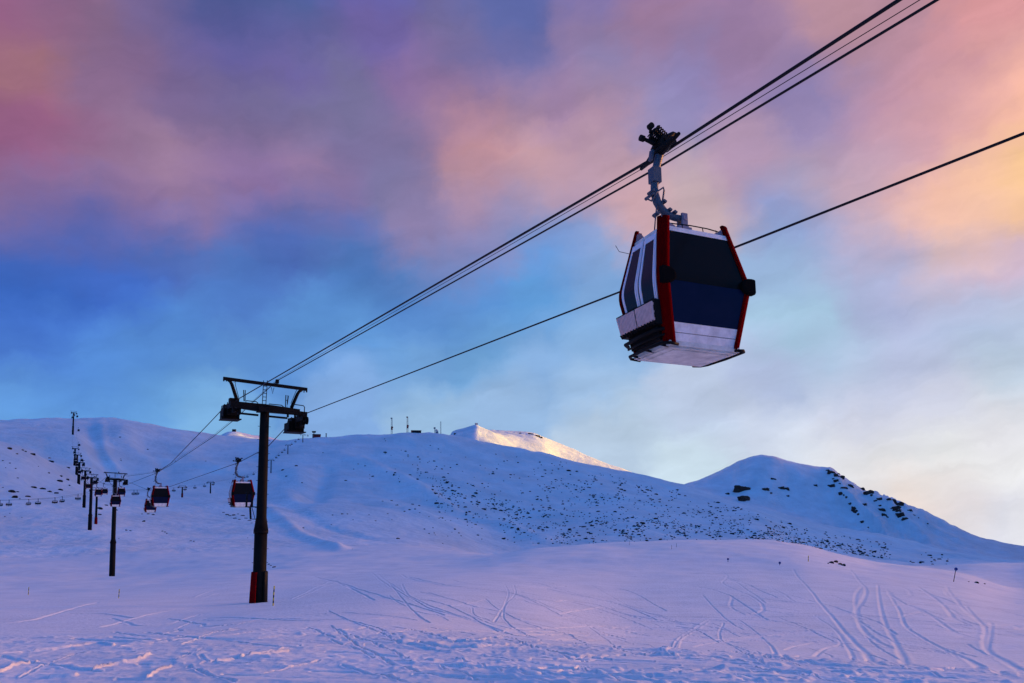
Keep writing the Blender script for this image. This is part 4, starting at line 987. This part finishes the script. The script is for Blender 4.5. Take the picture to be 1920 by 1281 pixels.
def T_head(h):
    def f(b):
        b.beam((-3.4, 0, h), (3.4, 0, h), .35, .35)
        b.beam((-2.6, 0, h + 1.1), (2.6, 0, h + 1.1), .2, .2)
        for s in (-1, 1):
            b.beam((s*2.0, 0, h + .1), (s*2.4, 0, h + 1.1), .14, .14); b.box((s*3.0, 0, h - .15), (.35, 3.4, .5)); b.box((s*3.0, .1, h - .6), (1.3, 1.4, .2))
            for k in range(4): b.disc((s*3.0, -1.4 + k*.93, h + .15), (1, 0, 0), .28, .14, 10)
    return f
CT = [(182, 951, 918.5, 'small chairlift tower with a red pad, behind the cabins right of the third tower'), (342, 943, 913.5, 'small chairlift tower, the lower one of two right of the row of three cabins'), (395, 925, 905, 'small chairlift tower, the upper one of two right of the row of three cabins'),
      (508.5, 877, 863, 'tiny chairlift tower just right of the near tower post'), (540, 850, 835, 'tiny chairlift tower halfway up the blue hillside'), (568, 829, 815, 'tiny chairlift tower just below the top station')]
for x, by, ty, lb in CT:
    top = cl_at(x); g = height(top.x, top.y); h = max(6.0, top.z - g - .3)
    o = empty('chairlift_tower', (top.x, top.y, top.z - h), R(10))
    sp = [('post', None, 'steel_dark', T_post(h)), ('crossarm', None, 'steel_dark', T_head(h))]
    if x in (182, 342): sp.append(('crash_pad', None, 'pad_red', lambda b: ring_tube(b, [(-.5, .75), (3.0, .70)], 10)))
    build_parts(o, sp)
    tag(o, lb, 'chairlift tower', 'chairlift towers')

# ------------------------------------------------------------------ things on the ridge
def on_ridge(x, y, r0, r1): return ground_at(x, y, r0, r1)
def crest_point(x, r0, r1):
    a = float(px_ae(x, 850)[0]); rr = RG[(RG > r0) & (RG < r1)]
    pr = interp_table(Z, np.full(len(rr), a), rr) / rr; r = rr[int(np.argmax(pr))]
    return Vector((math.sin(a)*r, math.cos(a)*r, float(interp_table(Z, np.array([a]), np.array([r]))[0])))
def lattice(b, h, w, n):
    for sx in (-1, 1):
        for sy in (-1, 1): b.tube([(sx*w, sy*w, -1), (sx*w*.7, sy*w*.7, h)], .14, 5)
    for k in range(n):
        z0, z1 = h*k/n, h*(k+1)/n; q0, q1 = w*(1 - .3*k/n), w*(1 - .3*(k+1)/n); s = 1 if k % 2 else -1
        for y in (-1, 1): b.tube([(s*q0, y*q0, z0), (-s*q1, y*q1, z1)], .09, 4); b.tube([(y*q0, s*q0, z0), (y*q1, -s*q1, z1)], .09, 4)
def dish(b, c, r, d):
    b.disc(Vector(c), d, r, .35, 16, 0, r*.6)
for x, hpx, lb, mk in [(734, 30, 'dark red lattice radio mast on the ridge, left of the pair', 'mast_grey'), (763.5, 29, 'red lattice radio mast on the ridge beside the dark hut', 'mast_red'), (826, 23, 'thin grey radio mast on the ridge right of the pale dishes', 'mast_grey')]:
    p = crest_point(x, 950, 1300); h = hpx / F * p.y
    o = empty('radio_mast', p)
    thin = x == 826
    build_parts(o, [('lattice', None, mk, lambda b: lattice(b, h, .7 if thin else 1.0, 9))] + ([] if thin else [('antenna_drum', None, 'mast_red', lambda b: (dish(b, (1.0, -.8, h*.42), 1.5, (.5, -1, 0)), dish(b, (1.3, -.6, h*.30), 1.2, (1, -.4, 0)), b.box((0, 0, h*.36), (2.2, 2.2, h*.18)))), ('top_antenna', None, mk, lambda b: (b.box((-.6, 0, h), (2.6, 1.4, 1.3)), b.tube([(0, 0, h), (0, 0, h*1.05)], .15, 5)))]))
    tag(o, lb, 'radio mast', 'radio masts on the ridge')
p = crest_point(817, 950, 1300)
o = empty('satellite_dish', p)
build_parts(o, [('dish', None, 'house_pale', lambda b: (dish(b, (1.5, -1.2, 3.4), 3.2, (.7, -.7, .35)),)), ('pedestal', None, 'mast_grey', lambda b: (b.tube([(0, 0, -1), (.6, -.4, 3.2)], .7, 8), b.box((1.6, 0, .8), (4.5, 3, 2.6)), b.tube([(-2.0, 0, -1), (-2.0, 0, 9.5)], .35, 6), b.box((-2.0, -.2, 8.0), (3.0, 1.2, 2.4))))])
tag(o, 'pale satellite dish on a pedestal on the ridge, lit by the sun', 'satellite dish')
def hut(name, x, r0, r1, w, d, h, lb, cat, wall, roofm, front=None, sink=.5):
    p = crest_point(x, r0, r1); o = empty(name, p, R(8))
    def roof(b):
        v = [(-w/2 - .4, -d/2 - .4, h), (w/2 + .4, -d/2 - .4, h), (w/2 + .4, d/2 + .4, h), (-w/2 - .4, d/2 + .4, h), (-w/2 - .3, 0, h + h*.45), (w/2 + .3, 0, h + h*.45)]
        b.add(v, [(3,2,1,0), (0,1,5,4), (2,3,4,5), (0,4,3), (1,2,5)])
    sp = [('wall', None, wall, lambda b: b.box((0, 0, h/2 - sink), (w, d, h + 2*sink - .02))), ('roof', None, roofm, roof),
          ('window', None, 'glass', lambda b: [b.box((-w*.35 + w*.7*k/3, -d/2 - .05, h*.55), (w*.10, .12, h*.3)) for k in range(4)])]
    if front: sp.append(('door', None, front, lambda b: b.box((-w*.47, -d/2 - .08, h*.4), (w*.12, .14, h*.8))))
    build_parts(o, sp); tag(o, lb, cat); return o
hut('ridge_hut', 780, 950, 1300, 14.5, 7, 2.3, 'long low dark hut on the ridge beside the red mast', 'hut', 'house_dark', 'house_dark', 'mast_red')
hut('lift_station', 593, 950, 1300, 11, 8, 3.2, 'dark top station building with a red front at the head of the chairlift', 'lift station', 'house_red', 'house_dark', 'house_pale')
hut('summit_hut', 438, 2300, 2800, 10, 8, 4.5, 'small dark hut on the golden summit behind the near tower', 'hut', 'house_dark', 'house_dark')
hut('summit_hut', 893, 2300, 2800, 9, 7, 4.0, 'small pale building on the highest point of the sunlit peak', 'hut', 'house_pale', 'house_pale')
p = crest_point(588, 950, 1300); o = empty('drive_tower', p)
build_parts(o, [('post', None, 'steel_dark', lambda b: b.tube([(0, 0, -1), (0, 0, 8)], .5, 8)), ('wheel', None, 'steel_dark', lambda b: (b.disc((0, 0, 8.2), (0, 0, 1), 2.8, .5, 20), b.box((0, 0, 9.0), (6, 1.2, .6)), b.box((0, 0, 7.2), (5, 1.6, .8)))), ])
tag(o, 'chairlift return wheel on its post beside the top station', 'lift wheel')
p = crest_point(611, 950, 1300); b = MB(); b.tube([(0, 0, -1), (0, 0, 4.6)], [.8, .6], 8); b.box((0, 0, 4.8), (1.8, 1.4, .9))
o = b.build('ridge_post', M['house_dark']); o.location = p; tag(o, 'short dark post alone on the ridge right of the top station', 'post')

# ------------------------------------------------------------------ piste markers and signs on the snow field
def pole(x, y, ypx_top, r, bands, lean=0.0):
    g = ground_at(x, y); D = g.y; h = (y - ypx_top) / F * D
    o = empty('marker_pole', g); o.rotation_euler = (0, lean, 0)
    n = bands
    def seg(par):
        def f(b):
            for k in range(n):
                if k % 2 == par: b.tube([(0, 0, h*k/n - (.3 if k == 0 else 0)), (0, 0, h*(k+1)/n)], r, 8)
        return f
    build_parts(o, [('yellow_band', None, 'yellow', seg(0)), ('black_band', None, 'steel_black', seg(1)), ('pole_cap', None, 'yellow', lambda b: b.tube([(0, 0, h), (0, 0, h + r*1.5)], [r*1.3, r*.5], 8))])
    return o
for x, y, t, r, n, lb in [(512, 1136, 1101, .035, 7, 'yellow and black piste pole beside the foot of the near tower'), (222.5, 1122, 1106, .030, 5, 'yellow and black piste pole on the snow below the second tower'),
                       (53, 1116, 1102, .030, 5, 'yellow and black piste pole near the left edge of the snow field'), (1515.5, 1053, 1043, .05, 5, 'yellow piste pole on the right snow rise left of the rock pile')]:
    tag(pole(x, y, t, r, n, .04), lb, 'piste pole', 'striped piste poles')
def sign(x, y, ytop, rad, lb, lean):
    g = ground_at(x, y); h = (y - ytop) / F * g.y; rr = rad / F * g.y
    o = empty('piste_sign', g); o.rotation_euler = (0, lean, R(-8))
    build_parts(o, [('post', None, 'wood', lambda b: b.tube([(0, 0, -.3), (0, 0, h)], max(.02, rr*.22), 8)), ('sign_disc', None, 'blue_sign', lambda b: b.disc((0, -.05, h), (0, 1, 0), rr, .05, 20))])
    tag(o, lb, 'piste sign', 'round piste signs')
sign(1788, 1091, 1067, 3.0, 'dark blue round piste sign on a leaning pole at far right', .20)
sign(1365, 1054, 1048.5, 2.0, 'small dark round sign low on the snow rise, left of its twin', 0.0)
sign(1462, 1060, 1055.5, 2.2, 'small dark round sign on the snow rise, nearer to the rock pile', 0.0)
for x, y, h in [(1180, 1022, 8), (1259, 1030, 8), (1268, 1026, 7)]:
    g = ground_at(x, y); b = MB(); b.tube([(0, 0, -.3), (.03, 0, h / F * g.y)], .022, 6)
    o = b.build('snow_stake', M['wood']); o.location = g
    tag(o, 'thin wooden stake standing on the crest of the snow rise', 'stake', 'thin stakes on the snow rise')

# ------------------------------------------------------------------ rocks, scrub and crags
def rock_mesh(name, seed, flat, m, sub=2, rough=.35):
    import bmesh
    rng = random.Random(seed); bm = bmesh.new(); bmesh.ops.create_icosphere(bm, subdivisions=sub, radius=.5)
    ph = [rng.uniform(0, 9) for _ in range(9)]
    for v in bm.verts:
        c = v.co.copy()
        n = math.sin(c.x*6 + ph[0])*math.cos(c.y*5 + ph[1]) + .6*math.sin(c.z*9 + ph[2] + c.x*7) + .5*math.sin(c.y*13 + ph[3])*math.sin(c.x*11 + ph[4]) + rng.uniform(-.35, .35)
        v.co = c * (1 + rough * n * .5)
        v.co.z = v.co.z * flat + (.12 if v.co.z > 0 else 0)
    me = bpy.data.meshes.new(name); bm.to_mesh(me); bm.free(); me.materials.append(m); return me
ROCKS = [rock_mesh('rock', s, .55, M['rock']) for s in range(8)]
def put_rock(x, y, wpx, lb, grp, k, hk=1.0, rmin=5.0, rmax=1e9):
    g = ground_at(x, y, rmin, rmax); s = wpx / F * g.length
    o = bpy.data.objects.new('rock', ROCKS[k % 8]); col.objects.link(o)
    o.location = g + Vector((0, 0, -.05 * s)); o.rotation_euler = (0, 0, k * 1.7); o.scale = (s, s * .8, s * .75 * hk)
    tag(o, lb, 'rock', grp); return o
k = 0
for i, (x, y, w) in enumerate([(1559, 1056, 9), (1567, 1054.5, 10), (1575, 1058.5, 8), (1582, 1061, 9), (1553, 1057, 4)]):
    put_rock(x, y, w, 'dark rock in the jagged pile on the crest of the right snow rise', 'rock pile on the snow rise', i, 1.3)
for i, (x, y, w) in enumerate([(1831, 1093, 8), (1846, 1095, 4), (1816, 1091, 3)]): put_rock(x, y, w, 'small dark rock right of the leaning blue sign', 'rocks by the blue sign', i)
for i, (x, y, w) in enumerate([(504, 1058.5, 5), (514, 1064, 8), (508, 1061, 4)]): put_rock(x, y, w, 'dark rock on the snow just right of the near tower post', 'rocks beside the near tower', i)
pts = []
for cx, cy, w in [(65,345,8),(120,382,4),(230,385,8),(180,365,4),(160,355,4),(360,437,9),(350,412,4),(480,480,6),(345,517,4),(430,540,6),(420,575,10),(490,605,4),(475,565,7),(125,552,3),(85,650,11),(125,650,4),(105,690,11),(195,685,8),(240,620,9),(300,630,8),(350,650,7),(400,660,7),(425,637,8),
                  (590,740,5),(705,770,10),(705,812,6),(750,745,5),(825,780,4),(1015,860,5),(890,920,3),(920,925,3),(840,980,2),(35,825,3),(70,803,2),(155,832,2),(20,430,3),(110,485,3),(68,447,3),(20,620,3),(270,470,2),(40,480,2),(140,700,3)]:
    pts.append((cx/3.77, 750 + cy/3.77, w*1.1))
for cx, cy, w in [(205,655,5),(240,660,5),(165,655,3),(300,770,4),(318,776,4),(330,785,4),(60,765,4),(90,768,3),(490,835,4),(510,838,4),(870,815,2),(180,700,4)]: pts.append((220 + cx/3.56, 780 + cy/3.56, w))
for i, (x, y, w) in enumerate(pts): put_rock(x, y, w, 'dark rock breaking through the pink snow slope at left', 'rocks on the left snow slope', i)
for i, (x, y, w) in enumerate([(419,961,6),(426,965,8),(431,967,6),(438,966,9),(441,972,8),(449,974,6),(455,967,8),(461,972,7),(468,976,8),(446,964,5),(472,981,5)]):
    put_rock(x, y, w, 'dark earth patch showing through the snow left of the near tower post', 'bare patch left of the near tower', i, .6)
HILLROCK, HG = 'dark scrubby rock dotting the shaded blue hillside', 'rocks on the blue hillside'
hp = []
for cx, cy, w in [(210,508,7),(315,475,7),(240,555,5),(360,607,4),(703,590,6),(765,500,3),(855,475,4),(800,460,3),(915,557,6),(890,577,3),(890,545,3),(990,752,4),(1095,783,4),(1225,776,6),(600,860,4),(675,852,6),(715,852,4),(1030,850,4),(935,905,4),(885,858,3),(590,935,3),(760,897,3),(1460,1083,3),(1500,1025,3),(1190,403,3),(1525,388,2),(1475,476,3),(1210,545,4),(525,372,3),(675,437,2),
                  (370,960,4),(1640,895,7),(1110,1045,8),(1850,1190,4),(755,1148,2),(1665,1190,2)]: hp.append((480 + cx/4.174, 760 + cy/4.174, w))
for x, y, w in [(326,800,0),(277,843,4),(329,865,3),(225,820,4),(226,861,3),(227,864,3),(386,865,3)]:
    if w: hp.append((x, y, w))
rng = random.Random(11)
crx, cry = [c[0] for c in C_CREST], [c[1] for c in C_CREST]
band = [(740, 880), (790, 900), (830, 935), (900, 965), (1000, 1000), (1100, 1005), (1300, 1000), (1500, 1035), (1700, 1060)]
extra = []
tries = 0
while len(extra) < 2000 and tries < 220000:
    tries += 1
    x = rng.uniform(720, 1790); yc = np.interp(x, crx, cry)
    y = yc + 8 + rng.random() ** .8 * (1060 - yc)
    lo = np.interp(x, [720, 1000, 1500, 1800], [1000, 1020, 1025, 1068])
    if y > lo: continue
    bd = np.interp(x, [q_[0] for q_ in band], [q_[1] for q_ in band])
    dens = (.10 + .9 * math.exp(-((y - bd + 12) / 24.0) ** 2)) * min(1, (x - 690) / 120) * (1 if x < 1480 else max(.06, 1 - (x - 1480) / 230))
    if 1000 < x < 1480: dens = max(dens, .55)
    cl_ = .5 + .9 * float(perlin(np.array([x / 45.0]), np.array([y / 22.0]), 5)[0])
    if rng.random() > dens * max(.05, cl_): continue
    extra.append((x, y, min(9, 1.9 + rng.expovariate(1 / 1.6))))
extra.sort(key=lambda q_: -q_[2])
nind = 285 - len(hp)
for i, (x, y, w) in enumerate(hp + extra[:nind]): put_rock(x, y, w, HILLROCK, HG, i, .9, 300, 1500)
b = MB()
tmpl = [([v.co.copy() for v in m_.vertices], [tuple(p_.vertices) for p_ in m_.polygons]) for m_ in (rock_mesh('scrub', s, .6, M['rock'], 1) for s in range(5))]
for i, (x, y, w) in enumerate(extra[nind:]):
    g = ground_at(x, y, 300, 1500); s = w / F * g.length; V, Fc = tmpl[i % 5]; a = i * 1.3
    b.add([(g.x + (v.x*math.cos(a) - v.y*math.sin(a))*s, g.y + (v.x*math.sin(a) + v.y*math.cos(a))*s, g.z + v.z*s*.8) for v in V], Fc)
o = b.build('scrub', M['rock']); tag(o, 'scatter of tiny dark scrub specks across the blue hillside', 'scrub', None, 'stuff')

CRAGS = [rock_mesh('rock_crag', 40 + s, .8, M['crag'], 3, .6) for s in range(6)]
CG = 'rock crags on the right mountain'
def crag(cx, cy, w, h, lb, k, grp=CG):
    x, y = 1240 + cx*.359, 820 + cy*.359
    g = ground_at(x, y + h*.359*.35, 1900, 3400); s = w*.359 / F * g.length; hh = h*.359 / F * g.length
    o = bpy.data.objects.new('rock_crag', CRAGS[k % 6]); col.objects.link(o)
    o.location = g + Vector((0, s*.12, -hh*.02)); o.scale = (s, s*.55, hh*1.05); o.rotation_euler = (R(-20), 0, .5*math.sin(k*2.1))
    tag(o, lb, 'crag', grp)
crag(430, 262, 92, 44, 'large dark crag on the left face of the right mountain, upper of two', 0); crag(436, 315, 88, 40, 'large dark crag on the left face of the right mountain, lower of two', 1)
for i, (cx, cy, w, h) in enumerate([(345,293,20,14),(545,270,42,18),(630,262,36,20),(655,265,26,22),(585,215,26,14),(575,290,18,10),(660,305,16,10),(805,250,24,12)]): crag(cx, cy, w, h, 'small dark rock band on the smooth face of the right mountain', 2 + i)
for i, (cx, cy, w, h) in enumerate([(888,178,40,22),(915,195,36,22),(940,205,34,18),(915,225,34,16),(895,250,40,22),(955,262,36,14),(990,250,28,26),(1055,268,36,26),(1085,285,46,30),(1062,350,34,16),(1145,320,30,20),(1150,375,40,20),(1165,402,28,22),(1215,330,50,26),(1245,345,40,24),(1230,368,58,30),(1255,400,44,28),(1275,422,30,18),(1010,368,34,30),(940,290,36,20),(1015,385,22,22),(1050,440,24,16),(1300,380,28,14),(870,170,18,10),(925,188,16,10),(1100,300,22,12),(1120,330,18,10),(1190,322,26,14),(1225,345,22,16),(1240,380,24,16),(970,310,18,12),(955,300,14,10),(985,345,18,14),(1030,400,16,12),(1145,355,16,10),(1180,415,14,10),(1320,405,14,8),(1345,420,10,7),(1390,450,10,6),(1080,470,12,8),(900,215,14,8),(930,240,14,8)]):
    crag(cx, cy, w*.9, h, 'brown crag on the rocky right-hand ridge of the right mountain', i)
for i, (x, y, w, h) in enumerate([(846, 819, 9, 8), (853, 813, 5, 5)]):
    crag((x - 1240)/.359, (y - 820)/.359, w/.359, h/.359, 'dark rock on the left shoulder of the sunlit peak', i, 'rocks on the sunlit peak')
for i, (x, y, w, h) in enumerate([(995, 813, 10, 4), (1008, 817, 12, 5), (1014, 820, 6, 4), (975, 812, 5, 3)]):
    crag((x - 1240)/.359, (y - 820)/.359, w/.359, h/.359, 'dark rock on the second crest of the sunlit peak', i, 'rocks on the second crest')
